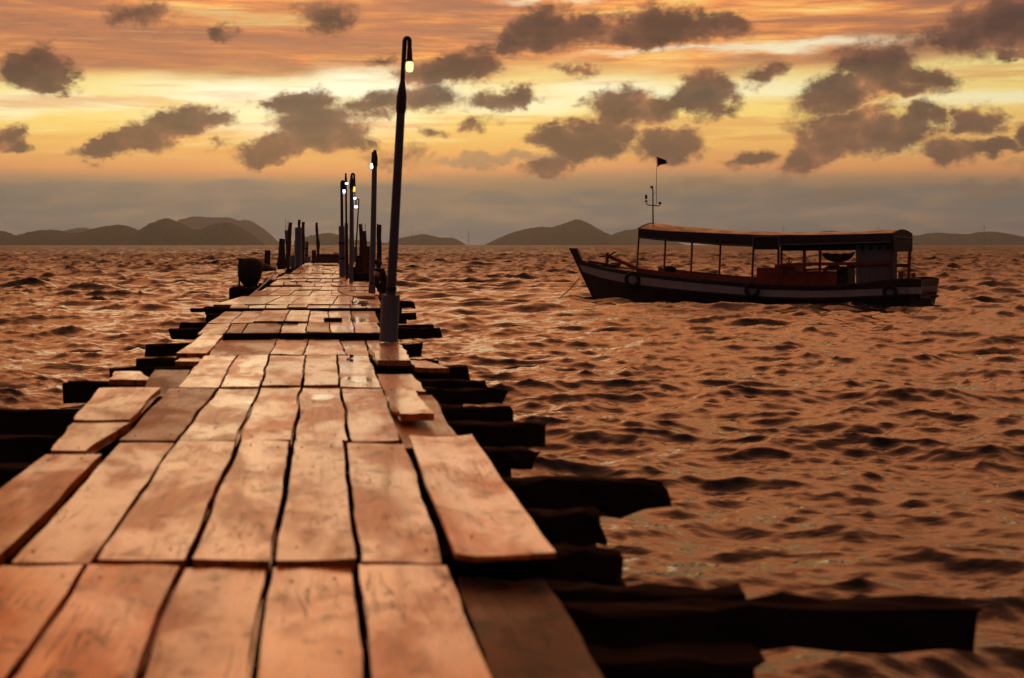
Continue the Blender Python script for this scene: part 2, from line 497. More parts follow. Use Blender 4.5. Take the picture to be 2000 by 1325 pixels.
def mat_plank():
    """weathered wet boards; the object's own colour carries (dryness, tone, -)"""
    m, g, b, _ = newmat('wet_plank_wood')
    geo = g.n('ShaderNodeNewGeometry')
    oi = g.n('ShaderNodeObjectInfo')
    ocol = g.sep(oi.outputs['Color'])
    dry, tone = ocol[0], ocol[1]
    pos = geo.outputs['Position']
    rv = g.vm('ADD', pos, g.vm('SCALE', g.xyz(oi.outputs['Random'], g.m('MULTIPLY', oi.outputs['Random'], 7.3), 0.0), 11.0))
    grain = g.noise(g.vm('MULTIPLY', rv, (26.0, 1.3, 10.0)), 1.0, 7, .62, .6)
    gr2 = g.noise(g.vm('MULTIPLY', rv, (110.0, 4.0, 10.0)), 1.0, 4, .6, .2)
    blot = g.noise(g.vm('MULTIPLY', rv, (3.0, 1.5, 2.0)), 1.0, 5, .6)
    c = g.ramp(grain, [(.24, lin(104, 54, 22)), (.40, lin(186, 98, 30)), (.56, lin(226, 130, 40)), (.8, lin(238, 152, 58))])
    c = g.mix(g.rng(blot, .48, .72, 0, .65), c, lin(128, 66, 36))
    # knots and nail stains
    vo = g.n('ShaderNodeTexVoronoi', feature='F1')
    g.put(vo.inputs['Vector'], g.vm('MULTIPLY', rv, (3.2, 2.0, 0.0)))
    vo.inputs['Scale'].default_value = 1.6
    kd = g.m('ADD', vo.outputs['Distance'], g.m('MULTIPLY', g.m('SUBTRACT', grain, .5), .06))
    knot = g.rng(kd, .085, .03, 0, .9)
    c = g.mix(knot, c, lin(58, 34, 22))
    # splits along the grain
    cr = g.noise(g.vm('MULTIPLY', rv, (16.0, .9, 1.0)), 1.0, 3, .5, .9)
    crack = g.m('MULTIPLY', g.rng(g.m('ABSOLUTE', g.m('SUBTRACT', cr, .5)), .011, .003), g.rng(g.noise(rv, 1.7, 2, .5), .48, .56))
    c = g.mix(g.m('MULTIPLY', crack, .85), c, lin(30, 18, 12))
    dirt = g.noise(g.vm('MULTIPLY', rv, (7.0, 4.0, 1.0)), 1.0, 7, .7, .3)
    c = g.mix(g.rng(dirt, .54, .66, 0, .8), c, lin(58, 32, 20))
    sc = g.m('ADD', .72, g.m('MULTIPLY', tone, .56))
    c = g.mix(1.0, c, g.xyz(sc, sc, sc), 'MULTIPLY')
    c = g.mix(g.m('MULTIPLY', dry, .5), c, lin(86, 62, 50))
    rot = g.m('SUBTRACT', 1.0, g.m('MULTIPLY', g.m('POWER', dry, 8.0), g.rng(dirt, .35, .62, .55, .92)))
    c = g.mix(1.0, c, g.xyz(rot, rot, rot), 'MULTIPLY')
    g.put(b.inputs['Base Color'], c)
    # rain wetness: patches of film, the rest damp
    wet = g.noise(g.vm('MULTIPLY', rv, (2.4, .9, 1.0)), 1.0, 6, .62, .3)
    rough = g.rng(wet, .35, .68, .34, .20)
    # a few real puddles lying on the boards
    px, py, _ = g.sep(pos)
    pud = None
    for (x0, y0, rx, ry) in [((630 - 640) / 297 * 1.1, YD(776), .105, .22), ((480 - 640) / 300 * 1.1, YD(784), .07, .10), ((690 - 640) / 225 * 1.1, YD(703), .10, .30),
                             ((700 - 640) / 262 * 1.1, YD(742), .14, .30),
                             ((700 - 640) / 150 * 1.1, YD(628), .16, .9), ((705 - 640) / 118 * 1.1, YD(596), .2, 1.5)]:
        dx = g.m('DIVIDE', g.m('SUBTRACT', px, x0), rx); dy = g.m('DIVIDE', g.m('SUBTRACT', py, y0), ry)
        d = g.m('ADD', g.m('MULTIPLY', dx, dx), g.m('MULTIPLY', dy, dy))
        d = g.m('ADD', d, g.m('MULTIPLY', g.m('SUBTRACT', dirt, .5), 1.6))
        pud = g.rng(d, 1.05, .45) if pud is None else g.m('MAXIMUM', pud, g.rng(d, 1.05, .45))
    stain = g.m('MAXIMUM', g.m('MAXIMUM', knot, crack), g.rng(dirt, .54, .66, 0, .85))
    clean = g.m('SUBTRACT', 1.0, g.m('MULTIPLY', stain, .85))
    dryf = g.m('MULTIPLY', g.m('SUBTRACT', 1.0, g.m('MULTIPLY', dry, .9)), clean)
    rough = g.m('ADD', g.m('MULTIPLY', rough, 1.0), g.m('MULTIPLY', dry, .22))
    rough = g.m('ADD', rough, g.m('MULTIPLY', g.m('SUBTRACT', gr2, .5), .10))
    rough = g.mix(pud, rough, (.07, .07, .07, 1))
    g.put(b.inputs['Roughness'], rough)
    b.inputs['IOR'].default_value = 1.5
    g.put(b.inputs['Specular IOR Level'], g.m('ADD', .12, g.m('MULTIPLY', dryf, .40)))
    # thin coat of water
    g.put(b.inputs['Coat Weight'], g.m('MULTIPLY', g.m('MAXIMUM', g.rng(wet, .40, .56, .1, 1.0), pud), dryf))
    g.put(b.inputs['Coat Roughness'], g.rng(pud, 0, 1, .14, .05))
    b.inputs['Coat IOR'].default_value = 1.33
    h = g.m('ADD', g.m('MULTIPLY', grain, .5), g.m('MULTIPLY', gr2, .25))
    h = g.m('SUBTRACT', h, g.m('MULTIPLY', crack, 1.2))
    h = g.m('SUBTRACT', h, g.m('MULTIPLY', knot, .3))
    h = g.m('ADD', h, g.m('MULTIPLY', dirt, .3))
    h = g.m('MULTIPLY', h, g.m('SUBTRACT', 1.0, g.m('MULTIPLY', pud, .95)))
    bump(g, b, h, .5, .006)
    return m


MP = mat_plank()
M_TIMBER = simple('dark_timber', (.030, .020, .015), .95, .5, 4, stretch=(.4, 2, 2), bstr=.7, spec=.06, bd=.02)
M_POST = simple('weathered_post_wood', (.075, .045, .030), .85, .5, 5, stretch=(3, 3, .4), bstr=.7, spec=.2, bd=.02)
M_POSTR = simple('reddish_post_wood', (.12, .055, .030), .85, .4, 5, stretch=(3, 3, .4), bstr=.7, spec=.2, bd=.02)
M_PVC = simple('grey_plastic_pipe', (.13, .17, .23), .5, .22, 3, stretch=(1, 1, .3), bstr=.08)
M_PVCM = simple('dull_grey_pole', (.075, .088, .115), .6, .3, 3, stretch=(1, 1, .3), bstr=.08)
M_PVCD = simple('dark_pipe', (.035, .030, .032), .55, .3, 4, bstr=.1)
M_RUST = simple('rusty_steel', (.11, .05, .03), .8, .4, 12, metal=.3)
M_RUBBER = simple('black_rubber', (.022, .021, .02), .75, .3, 10, bstr=.3, spec=.3)
M_TARP = simple('dark_tarpaulin', (.028, .02, .018), .7, .4, 6, bstr=.5, spec=.3, bd=.03)
M_CANVAS = simple('canvas_valance', (.035, .03, .033), .8, .25, 4, bstr=.3)
M_TRIM = simple('pale_trim', (.22, .22, .24), .7, .2, 6)
M_ROOF = simple('wet_roof_sheet', (.065, .042, .032), .42, .3, 2.0, bstr=.2, stretch=(1, 1, 1), bd=.01)
M_RED = simple('red_brown_paint', (.26, .045, .016), .6, .35, 5, bstr=.3)
M_ORANGE = simple('orange_engine_box_paint', (.33, .06, .015), .6, .35, 4, bstr=.2)
M_HULL = simple('dark_hull_paint', (.045, .026, .020), .6, .45, 3, bstr=.3)
M_CAP = simple('dark_rail_wood', (.06, .034, .022), .5, .4, 5, bstr=.3)
M_BLACK = simple('black_iron', (.015, .013, .012), .7, .3, 8)
M_ROPE = simple('grey_rope', (.10, .08, .06), .9, .3, 30)
M_CREAM = simple('cream_plastic', (.62, .50, .32), .45, .15, 6)
M_FLAG = simple('dark_red_cloth', (.05, .008, .006), .9, .3, 20)
M_REDLAMP = simple('red_lamp_glass', (.25, .01, .008), .3, .2, 10)
M_PANEL = simple('pale_cabin_panel', (.17, .155, .16), .7, .2, 3, stretch=(3, 3, .5))


def mat_stripe():
    m, g, b, _ = newmat('white_hull_paint')
    tc = g.n('ShaderNodeTexCoord')
    p = tc.outputs['Object']
    n = g.noise(p, 2.5, 6, .6)
    drips = g.noise(g.vm('MULTIPLY', p, (9.0, 9.0, 1.2)), 1.0, 4, .6)
    c = g.ramp(n, [(.3, (.40, .38, .38, 1)), (.7, (.55, .52, .50, 1))])
    c = g.mix(g.rng(drips, .60, .74, 0, .8), c, (.28, .12, .05, 1))
    g.put(b.inputs['Base Color'], c)
    b.inputs['Roughness'].default_value = .55
    bump(g, b, g.noise(p, 14, 4, .6), .3, .01)
    return m


M_STRIPE = mat_stripe()


def mat_emit(name, col, strength):
    m, g, b, out = newmat(name)
    b.inputs['Base Color'].default_value = (.8, .8, .8, 1)
    b.inputs['Emission Color'].default_value = (*col, 1)
    b.inputs['Emission Strength'].default_value = strength
    return m


M_COOL = mat_emit('cool_white_bulb', (.62, .70, 1.0), 4.0)
M_WARM = mat_emit('warm_bulb', (1.0, .64, .28), 1.7)
M_AMBER = mat_emit('amber_bulb', (1.0, .52, .06), 1.6)


def mat_hill():
    m, g, b, _ = newmat('wooded_hill')
    geo = g.n('ShaderNodeNewGeometry')
    n = g.noise(geo.outputs['Position'], .02, 8, .65)
    g.put(b.inputs['Base Color'], g.ramp(n, [(.35, (.020, .026, .012, 1)), (.7, (.055, .055, .028, 1))]))
    b.inputs['Roughness'].default_value = 1.0
    b.inputs['Specular IOR Level'].default_value = .1
    return m


M_HILL = mat_hill()


def mat_water():
    m, g, b, _ = newmat('sea_water')
    geo = g.n('ShaderNodeNewGeometry')
    p = geo.outputs['Position']
    b.inputs['Base Color'].default_value = (.014, .011, .008, 1)
    # beyond some distance the ripples are finer than the sheet: their spread of slopes becomes roughness
    r_ = g.vm('LENGTH', p)
    # cat's paws: patches of ruffled and slick water
    paw = g.noise(g.vm('MULTIPLY', p, (.30, .050, .0)), 1.0, 5, .75)
    pawf = g.m('MULTIPLY', g.m('SUBTRACT', paw, .5), g.rng(r_, 50.0, 260.0, .1, 1.5))
    g.put(b.inputs['Roughness'], g.m('ADD', pawf, g.ramp(g.m('DIVIDE', r_, 500.0), [(0.04, (.04,) * 3), (.09, (.12,) * 3), (.20, (.30,) * 3), (.5, (.50,) * 3), (1.0, (.55,) * 3)]), clamp=True))
    b.inputs['IOR'].default_value = 1.333
    b.inputs['Specular IOR Level'].default_value = .55
    n1 = g.noise(g.vm('MULTIPLY', p, (2.6, 5.2, 1.0)), 1.0, 4, .55, .2)
    n2 = g.noise(g.vm('MULTIPLY', p, (12.0, 22.0, 1.0)), 1.0, 3, .5, .2)
    bn = g.n('ShaderNodeBump')
    bn.inputs['Strength'].default_value = 1.0
    bn.inputs['Distance'].default_value = .014
    g.put(bn.inputs['Height'], g.m('ADD', n1, g.m('MULTIPLY', n2, .2)))
    g.t.links.new(bn.outputs[0], b.inputs['Normal'])
    return m


M_SEA = mat_water()


# ------------------------------------------------------------------ sea
def ocean_patch(L, N, wind, wdir, amp, kmin, kmax, seed, spread=2):
    r = np.random.RandomState(seed)
    k1 = 2 * np.pi * np.fft.fftfreq(N, L / N)
    kx, ky = np.meshgrid(k1, k1)
    k = np.hypot(kx, ky)
    k[0, 0] = 1e-6
    Lw = wind * wind / 9.81
    dirx = (kx * math.cos(wdir) + ky * math.sin(wdir)) / k
    ph = np.exp(-1 / (k * Lw) ** 2) / k ** 4 * (np.abs(dirx) ** spread + .10)
    ph[dirx < 0] *= .35
    ph *= 1 / (1 + np.exp(-(k - kmin) / (kmin * .12))) * np.exp(-(k / kmax) ** 4)
    ph[0, 0] = 0
    h = np.sqrt(ph) * (r.normal(size=(N, N)) + 1j * r.normal(size=(N, N)))
    H = np.real(np.fft.ifft2(h))
    sc = amp / H.std()
    DX = np.real(np.fft.ifft2(-1j * kx / k * h)) * sc
    DY = np.real(np.fft.ifft2(-1j * ky / k * h)) * sc
    return L, N, H * sc, DX, DY


def sample(P, X, Y, rot=0.0):
    L, N, H, DX, DY = P
    c, s_ = math.cos(rot), math.sin(rot)
    u = ((X * c + Y * s_) / L * N) % N
    v = ((-X * s_ + Y * c) / L * N) % N
    i = np.floor(u).astype(int); j = np.floor(v).astype(int)
    fu, fv = u - i, v - j
    i %= N; j %= N
    i2, j2 = (i + 1) % N, (j + 1) % N
    out = []
    for A in (H, DX, DY):
        out.append(A[j, i] * (1 - fu) * (1 - fv) + A[j, i2] * fu * (1 - fv) + A[j2, i] * (1 - fu) * fv + A[j2, i2] * fu * fv)
    h, dx, dy = out
    return h, dx * c - dy * s_, dx * s_ + dy * c


def build_sea():
    wd = math.radians(-97)
    big = ocean_patch(97.0, 512, 2.8, wd, .060, .62, 6.5, 3, 3)
    mid = ocean_patch(39.0, 512, 3.4, wd + .25, .029, 2.6, 12.0, 5, 3)
    chop = ocean_patch(15.0, 512, 3.0, wd - .12, .0155, 6.2, 36.0, 6, 4)
    fin = ocean_patch(7.3, 512, 2.6, wd + .1, .0092, 17.0, 100.0, 8, 3)
    # radial sheet around the pier head, denser towards the open view
    rs = [1.2, 2.4, 3.4]
    r = 4.2
    while r < 7600:
        rs.append(r)
        if r < 14: r += .052
        elif r < 260: r *= 1.0039
        elif r < 900: r *= 1.012
        else: r *= 1.06
    rs.append(7700.0)
    rs = np.array(rs)
    az = np.concatenate([np.radians(np.linspace(-19, 32, 700)), np.radians(np.linspace(32, 341, 64))[1:-1]])
    nr, na = len(rs), len(az)
    R, A = np.meshgrid(rs, az, indexing='ij')
    X = R * np.sin(A); Y = R * np.cos(A)
    fz = np.clip((2600 - R) / 1800, 0, 1)
    h1, x1, y1 = sample(big, X, Y)
    h2, x2, y2 = sample(mid, X, Y, .35)
    h3, x3, y3 = sample(fin, X, Y, -.2)
    h4, x4, y4 = sample(chop, X, Y, .12)
    f4 = np.clip((420 - R) / 330, 0, 1)
    f3 = np.clip((110 - R) / 80, 0, 1); f2 = np.clip((900 - R) / 600, 0, 1)
    # gusts make rough and calmer areas
    gust = .85 + .35 * np.sin(X * .11 + 1.3 * np.sin(Y * .05)) * np.sin(Y * .083 + .7)
    # smaller in the lee of the pier and the shallows, steeper in the open
    open_ = np.interp(R, [0, 14, 32, 70, 160], [.70, .78, 1.15, 1.6, 2.1])
    fz = fz * open_; f2 = f2 * open_; f4 = f4 * open_; f3 = f3 * np.minimum(open_, 1.3)
    Z = h1 * fz * 1.0 + h2 * f2 * gust + h3 * f3 * gust + h4 * f4 * gust
    ch = -1.0        # towards the crests: sharp crests, flat troughs
    X2 = X + ch * (x1 * fz + x2 * f2 * gust + x3 * f3 * gust + x4 * f4 * gust)
    Y2 = Y + ch * (y1 * fz + y2 * f2 * gust + y3 * f3 * gust + y4 * f4 * gust)
    co = np.stack([X2, Y2, Z], -1).reshape(-1, 3)
    co = np.vstack([co, [[0, 0, 0]]])
    ii, jj = np.meshgrid(np.arange(nr - 1), np.arange(na), indexing='ij')
    a = ii * na + jj; b = ii * na + (jj + 1) % na
    quads = np.stack([a, a + na, b + na, b], -1).reshape(-1, 4)
    # note: winding chosen so that normals look up
    tri = np.array([[len(co) - 1, j, (j + 1) % na] for j in range(na)])
    me = bpy.data.meshes.new('sea')
    nv = len(co); nl = quads.size + tri.size; nf = len(quads) + len(tri)
    me.vertices.add(nv); me.loops.add(nl); me.polygons.add(nf)
    me.vertices.foreach_set('co', co.ravel())
    me.loops.foreach_set('vertex_index', np.concatenate([quads[:, ::1].ravel(), tri.ravel()]))
    me.polygons.foreach_set('loop_start', np.concatenate([np.arange(len(quads)) * 4, quads.size + np.arange(len(tri)) * 3]))
    me.polygons.foreach_set('use_smooth', np.ones(nf, dtype=bool))
    me.update(calc_edges=True)
    if me.polygons[5].normal.z < 0:
        me.flip_normals()
    me.materials.append(M_SEA)
    o = bpy.data.objects.new('sea', me)
    COL.objects.link(o)
    tag(o, 'choppy brown sea reaching to the horizon under the sunset', kind='structure')


build_sea()


# ------------------------------------------------------------------ islands
def hill(name, D, depth, prof, label, seed):
    xs = [p[0] for p in prof]; ys = [p[1] for p in prof]
    n = max(24, int((xs[-1] - xs[0]) / 1.1))
    m = 16
    vs, fs = [], []
    for i in range(n + 1):
        px = xs[0] + (xs[-1] - xs[0]) * i / n
        py = float(np.interp(px, xs, ys))
        for k in range(-2, 3):
            py = py
        pyS = np.mean([float(np.interp(px + d, xs, ys)) for d in (-5, -2.5, 0, 2.5, 5)])
        hz = CAMH + (478 - pyS) * D / F
        hz = max(hz, 1.0)
        e = min(1.0, min(i, n - i) / 6.0)
        for j in range(m + 1):
            v = -1 + 2 * j / m
            sh = max(0, 1 - abs(v) ** 1.7)
            X = X_(px, D)
            nn = mnoise.fractal(Vector((X * .006 + seed, v * 1.6, seed)), 1.0, 2.0, 5)
            tree = (mnoise.noise(Vector((X * .11, v * 9, seed))) * 5.5 + mnoise.noise(Vector((X * .4, v * 30, seed))) * 4.0) * min(1, hz / 30)
            zz = hz * sh * (1 + .22 * nn * (1 - sh)) + (tree * .8 if 0 < j < m else 0)
            vs.append((X, D + v * depth * (.35 + .65 * e), zz if 0 < j < m else -3.0))
    w = m + 1
    for i in range(n):
        for j in range(m):
            a = i * w + j
            fs.append((a, a + w, a + w + 1, a + 1))
    mb = MB(); mb.add(vs, fs, True)
    return mb.build(name, M_HILL, label=label, kind='structure')


hill('hills', 4200, 260, [(-120, 462), (-60, 447), (0, 451), (14, 455), (30, 465), (42, 474)], 'wooded island cut by the left edge of the photo', 1)
hill('hills', 4300, 400, [(30, 474), (44, 461), (60, 454), (80, 450), (112, 450), (138, 457), (160, 455), (200, 444), (232, 439), (252, 443), (272, 453), (298, 436), (325, 425.5), (345, 433), (368, 446), (388, 451), (415, 439), (442, 434), (462, 440), (488, 455), (512, 475)], 'long front range of three rounded wooded hills on the left', 2)
hill('hills', 7000, 300, [(100, 472), (122, 452), (150, 445.5), (168, 445), (192, 452), (215, 470)], 'low pale hill peeping over the front range', 3)
hill('hills', 7350, 300, [(325, 455), (345, 431), (378, 422.5), (410, 425), (450, 425), (466, 432), (478, 429), (492, 432), (515, 447), (535, 464), (546, 476)], 'tallest and palest ridge behind the left range', 4)
hill('hills', 5600, 300, [(575, 475), (596, 463), (618, 458), (640, 455), (655, 457), (672, 465), (690, 469), (740, 473), (760, 476)], 'low hill behind the far end of the pier', 5)
hill('hills', 5600, 260, [(755, 475), (778, 466), (800, 462), (825, 457), (845, 461), (862, 465), (882, 464), (898, 471), (904, 477)], 'low flat island just right of the tall lamp post', 6)
hill('hills', 5300, 380, [(962, 476), (972, 468), (1000, 455), (1030, 447), (1055, 443), (1080, 445), (1104, 436), (1128, 428), (1142, 434), (1165, 449), (1190, 461), (1215, 472)], 'peaked island left of the boat', 7)
hill('hills', 5700, 300, [(1180, 474), (1200, 457), (1222, 450), (1250, 447), (1275, 455), (1300, 470), (1312, 476)], 'rounded island behind the boat canopy front', 8)
hill('hills', 5600, 300, [(1560, 475), (1600, 454), (1620, 451), (1650, 456), (1690, 475)], 'low island hidden behind the boat roof', 9)
hill('hills', 5200, 320, [(1770, 472), (1790, 462), (1815, 458), (1832, 455), (1850, 457.5), (1868, 457), (1886, 460), (1905, 457), (1930, 452.5), (1950, 455), (1970, 463), (1990, 472), (2002, 477)], 'twin humped island at the right of the boat', 10)


def radio_mast(px, ytop, D, label):
    X = X_(px, D)
    zt = Z_(ytop, D)
    e = empty('radio_mast', (X, D, 0), label, 'radio mast', 'radio masts on the far islands')
    mb = MB()
    for sx, sy in ((-1, -1), (1, -1), (0, 1)):
        mb.beam((X + sx * 2.0, D + sy * 2.0, 0), (X + sx * .5, D + sy * .5, zt), .5, .5, seg=2, jit=0)
    mb.build('mast_leg', M_BLACK, e)
    br = MB()
    k = 0
    z = 6
    while z < zt - 4:
        q = 1 - z / zt * .75
        br.beam((X - 2 * q, D - 2 * q, z), (X + 2 * q, D - 2 * q, z + 4), .4, .4, seg=1, jit=0)
        z += 8
    br.build('brace', M_BLACK, e, kind='stuff')
    MB().tube([(X, D, zt - 1), (X, D, zt + 3)], .3, 6).build('antenna', M_BLACK, e)


radio_mast(915, 450, 4500, 'thin lattice mast standing alone between the two islands left of the boat')
radio_mast(805, 453, 4900, 'thin mast on the low island beside the tall lamp post')
radio_mast(1530, 444, 4400, 'thin mast rising behind the middle of the boat roof')
radio_mast(1716, 442, 4400, 'thin mast rising behind the stern end of the boat roof')
radio_mast(1922, 440, 4400, 'tall thin mast on the twin humped island at the right')


# ------------------------------------------------------------------ haze
def build_haze():
    m = bpy.data.materials.new('haze_air')
    m.use_nodes = True
    g = NT(m.node_tree)
    out = g.n('ShaderNodeOutputMaterial')
    v = g.n('ShaderNodeVolumePrincipled')
    v.inputs['Color'].default_value = (.56, .80, 1.0, 1)
    v.inputs['Density'].default_value = 1.35e-4
    v.inputs['Anisotropy'].default_value = .55
    g.t.links.new(v.outputs[0], out.inputs['Volume'])
    mb = MB().box((0, 0, 77.0), (16000, 16000, 166.0))
    mb.build('haze', m, label='thin warm evening haze over the whole sea', kind='stuff')


build_haze()

# ------------------------------------------------------------------ pier
PIER = empty('pier', (0, 0, 0), 'long rickety wooden pier of wet loose boards running out to sea', 'pier')
U = CAMH - DECK      # 1.1: lateral metres per unit of (px-640)/(py-478)


NAILS = []


def plank(xn0, xn1, xf0, xf1, y0, y1, z=0.0, zl=0.0, th=.045, dry=0.0, tone=.5, seed=0, curl=0.0, wav=.020, nseg=None, lift0=0.0, lift1=0.0, ncr=3, tilt=0.0, ragged=.012):
    """board lying along the pier. x at near/far ends for both edges, y0 near end, y1 far end"""
    L = y1 - y0
    if nseg is None:
        nseg = 14 if y1 < 17 else 6
    tops, bots = [], []
    for i in range(nseg + 1):
        q = i / nseg
        xa = xn0 + (xf0 - xn0) * q + wav * mnoise.noise(Vector((q * 3.1, seed * 1.7, 1)))
        xb = xn1 + (xf1 - xn1) * q + wav * mnoise.noise(Vector((q * 3.1, seed * 1.7 + 1.7 * 1, 1.0)))
        xa += .007 * mnoise.noise(Vector((q * 17, seed * 1.3, 7))); xb += .007 * mnoise.noise(Vector((q * 17, seed * 1.3, 11)))
        row, rb = [], []
        for j in range(ncr + 1):
            r = j / ncr
            x = xa + (xb - xa) * r
            y = y0 + L * q
            if i in (0, nseg):
                y += ragged * 2 * mnoise.noise(Vector((r * 3.3, seed * 2.1, i * 5.0)))
            zz = DECK + z + tilt * (r - .5) + lift0 * (1 - q) ** 3 + lift1 * q ** 3 + curl * (2 * r - 1) ** 2 * (.5 + .5 * mnoise.noise(Vector((q * 2, seed, 3))))
            zz += .007 * mnoise.noise(Vector((q * 2.6, r * 1.5, seed * 3.7)))
            row.append((x, y, zz)); rb.append((x, y, zz - th))
        tops.append(row); bots.append(rb)
    mb = MB()
    w = ncr + 1
    vs = [p for r in tops for p in r] + [p for r in bots for p in r]
    nt = (nseg + 1) * w
    fs = []; 
    for i in range(nseg):
        for j in range(ncr):
            a = i * w + j
            fs.append((a, a + 1, a + 1 + w, a + w))
    mb.add(vs, fs, True)
    fs2 = []
    for i in range(nseg):
        a = i * w; fs2.append((a, a + w, a + w + nt, a + nt))
        a = i * w + ncr; fs2.append((a + w, a, a + nt, a + w + nt))
    for j in range(ncr):
        fs2.append((j + 1, j, j + nt, j + 1 + nt))
        a = nseg * w + j; fs2.append((a, a + 1, a + 1 + nt, a + nt))
    fs2.append((nt, nt + ncr, nt + nseg * w + ncr, nt + nseg * w))
    mb.f += fs2; mb.sm += [False] * len(fs2)
    if y0 < 24 and y1 - y0 > .8:
        for ye, sg in ((.10, 1), (.90, -1)):
            for r in (.2, .78):
                i = 1 if sg > 0 else nseg - 1
                q = (i + rnd.uniform(-.2, .2)) / nseg
                a, b = tops[i][0], tops[i][-1]
                jx = min(ncr, int(round(r * ncr)))
                zt = tops[i][jx][2] + .0035
                x = a[0] + (b[0] - a[0]) * (r + rnd.uniform(-.06, .06)); y = y0 + L * q
                if rnd.random() < .55:
                    NAILS.append((x, y, zt))
    # sharp arris: duplicate side verts so shading stays crisp
    o = mb.build('plank', MP, PIER)
    me = o.data
    me.set_sharp_from_angle(angle=math.radians(40))
    o.color = (dry, tone, 0, 1)
    return o


sd_ = [100]


def row(yn, yf, lines, z=0.0, dry=None, gap=.020, skip=(), zj=.008, dryp=.10):
    """lines: [(u_near, u_far), ...]"""
    y0, y1 = YD(yn), YD(yf)
    for k in range(len(lines) - 1):
        sd_[0] += 1
        if k in skip:
            continue
        g0 = gap * (.6 + .8 * rnd.random()) / 2; g1 = gap * (.6 + .8 * rnd.random()) / 2
        (a0, a1), (b0, b1) = lines[k], lines[k + 1]
        d = (dry or {}).get(k)
        if d is None:
            d = rnd.uniform(.5, .9) if rnd.random() < dryp else rnd.uniform(0, .22)
        plank(a0 * U + g0, b0 * U - g0, a1 * U + g1, b1 * U - g1, y0 + .014, y1 - rnd.uniform(.0, .02),
              z + rnd.uniform(-zj, zj), seed=sd_[0], dry=d, tone=rnd.random(), tilt=rnd.uniform(-.008, .008), lift0=max(0, rnd.gauss(.0, .006)))


# behind and under the camera
row(3900, 2000, [(-1.32, -1.33), (-1.05, -1.04), (-.73, -.72), (-.44, -.44), (-.17, -.17), (.10, .10), (.39, .385), (.68, .67)])
row(1990, 1102, [(-1.33, -1.335), (-1.04, -1.03), (-.705, -.752), (-.43, -.452), (-.163, -.185), (.108, .092), (.383, .376)], gap=.026, z=-.006)
# dark buckled board on the right, nearest
plank(.40 * U, .70 * U, .405 * U, .65 * U, YD(1900), YD(1108), -.035, dry=1.0, tone=.0, seed=31, curl=.03, wav=.05, lift1=-.01, ragged=.09, nseg=18, ncr=6)
row(1100, 864, [(-1.01, -1.06), (-.737, -.77), (-.446, -.452), (-.167, -.183), (.092, .093), (.373, .40)], gap=.026, z=.004)
# pale curled board right of the second row
plank(.392 * U, .70 * U, .415 * U, .735 * U, YD(1112), YD(862), .025, dry=.15, tone=.95, seed=33, curl=.022, wav=.012, th=.02, lift0=.02, ncr=5, nseg=10)
row(862, 759, [(-1.07, -1.098), (-.768, -.763), (-.461, -.47), (-.172, -.179), (.112, .093), (.378, .384)], gap=.028)
row(757, 695, [(-1.06, -1.12), (-.763, -.823), (-.47, -.525), (-.179, -.20), (.09, .093), (.383, .381)], gap=.026, z=.006)
row(693, 664, [(-1.09, -1.17), (-.53, -.52), (-.225, -.20), (.17, .13), (.39, .40), (.70, .72)], gap=.024, z=-.004, dry={0: .75})
# outer left boards with their own joints
plank(-1.335 * U, -1.06 * U, -1.34 * U, -1.075 * U, YD(1100), YD(888), .0, seed=41, dry=.35, tone=.5)
plank(-1.335 * U, -1.03 * U, -1.335 * U, -1.05 * U, YD(1600), YD(1103), -.01, seed=42, dry=.3, tone=.5)
plank(-1.33 * U, -1.165 * U, -1.42 * U, -1.10 * U, YD(884), YD(828), .012, seed=43, dry=.4, tone=.6)
plank(-1.43 * U, -1.115 * U, -1.54 * U, -1.13 * U, YD(826), YD(768), .02, seed=44, dry=.35, tone=.6, lift1=.02)
plank(-1.28 * U, -1.0 * U, -1.42 * U, -1.13 * U, YD(766), YD(716), -.03, seed=45, dry=.95, tone=.2)
plank(-1.38 * U, -1.11 * U, -1.36 * U, -1.14 * U, YD(692), YD(655), .01, seed=46, dry=.1, tone=.8, lift1=.02)
# outer right boards
plank(.385 * U, .69 * U, .385 * U, .71 * U, YD(861), YD(762), -.035, seed=51, dry=.75, tone=.3, curl=-.01)
plank(.395 * U, .60 * U, .375 * U, .56 * U, YD(822), YD(771), .045, seed=52, dry=.12, tone=.9, th=.045, wav=.03, ragged=.03)
plank(.39 * U, .68 * U, .385 * U, .66 * U, YD(760), YD(728), -.015, seed=53, dry=.4, tone=.5)
plank(.41 * U, .69 * U, .39 * U, .68 * U, YD(716), YD(688), .055, seed=54, dry=.25, tone=.7, th=.05)
plank(.74 * U, 1.0 * U, .72 * U, .86 * U, YD(714), YD(700), -.02, seed=55, dry=.2, tone=.7)
plank(.70 * U, .735 * U, .71 * U, .74 * U, YD(694), YD(672), -.01, seed=56, dry=.1, tone=.9, ncr=1)
# board end resting on the outer beams at the left
plank((215 - 640) / 256 * U, (295 - 640) / 256 * U, (222 - 640) / 242 * U, (272 - 640) / 242 * U, YD(735), YD(719), -.03, seed=57, dry=.1, tone=.8)
plank((345 - 640) / 222 * U, (402 - 640) / 222 * U, (352 - 640) / 217 * U, (406 - 640) / 217 * U, YD(702), YD(697), -.02, seed=58, dry=.3, tone=.6)
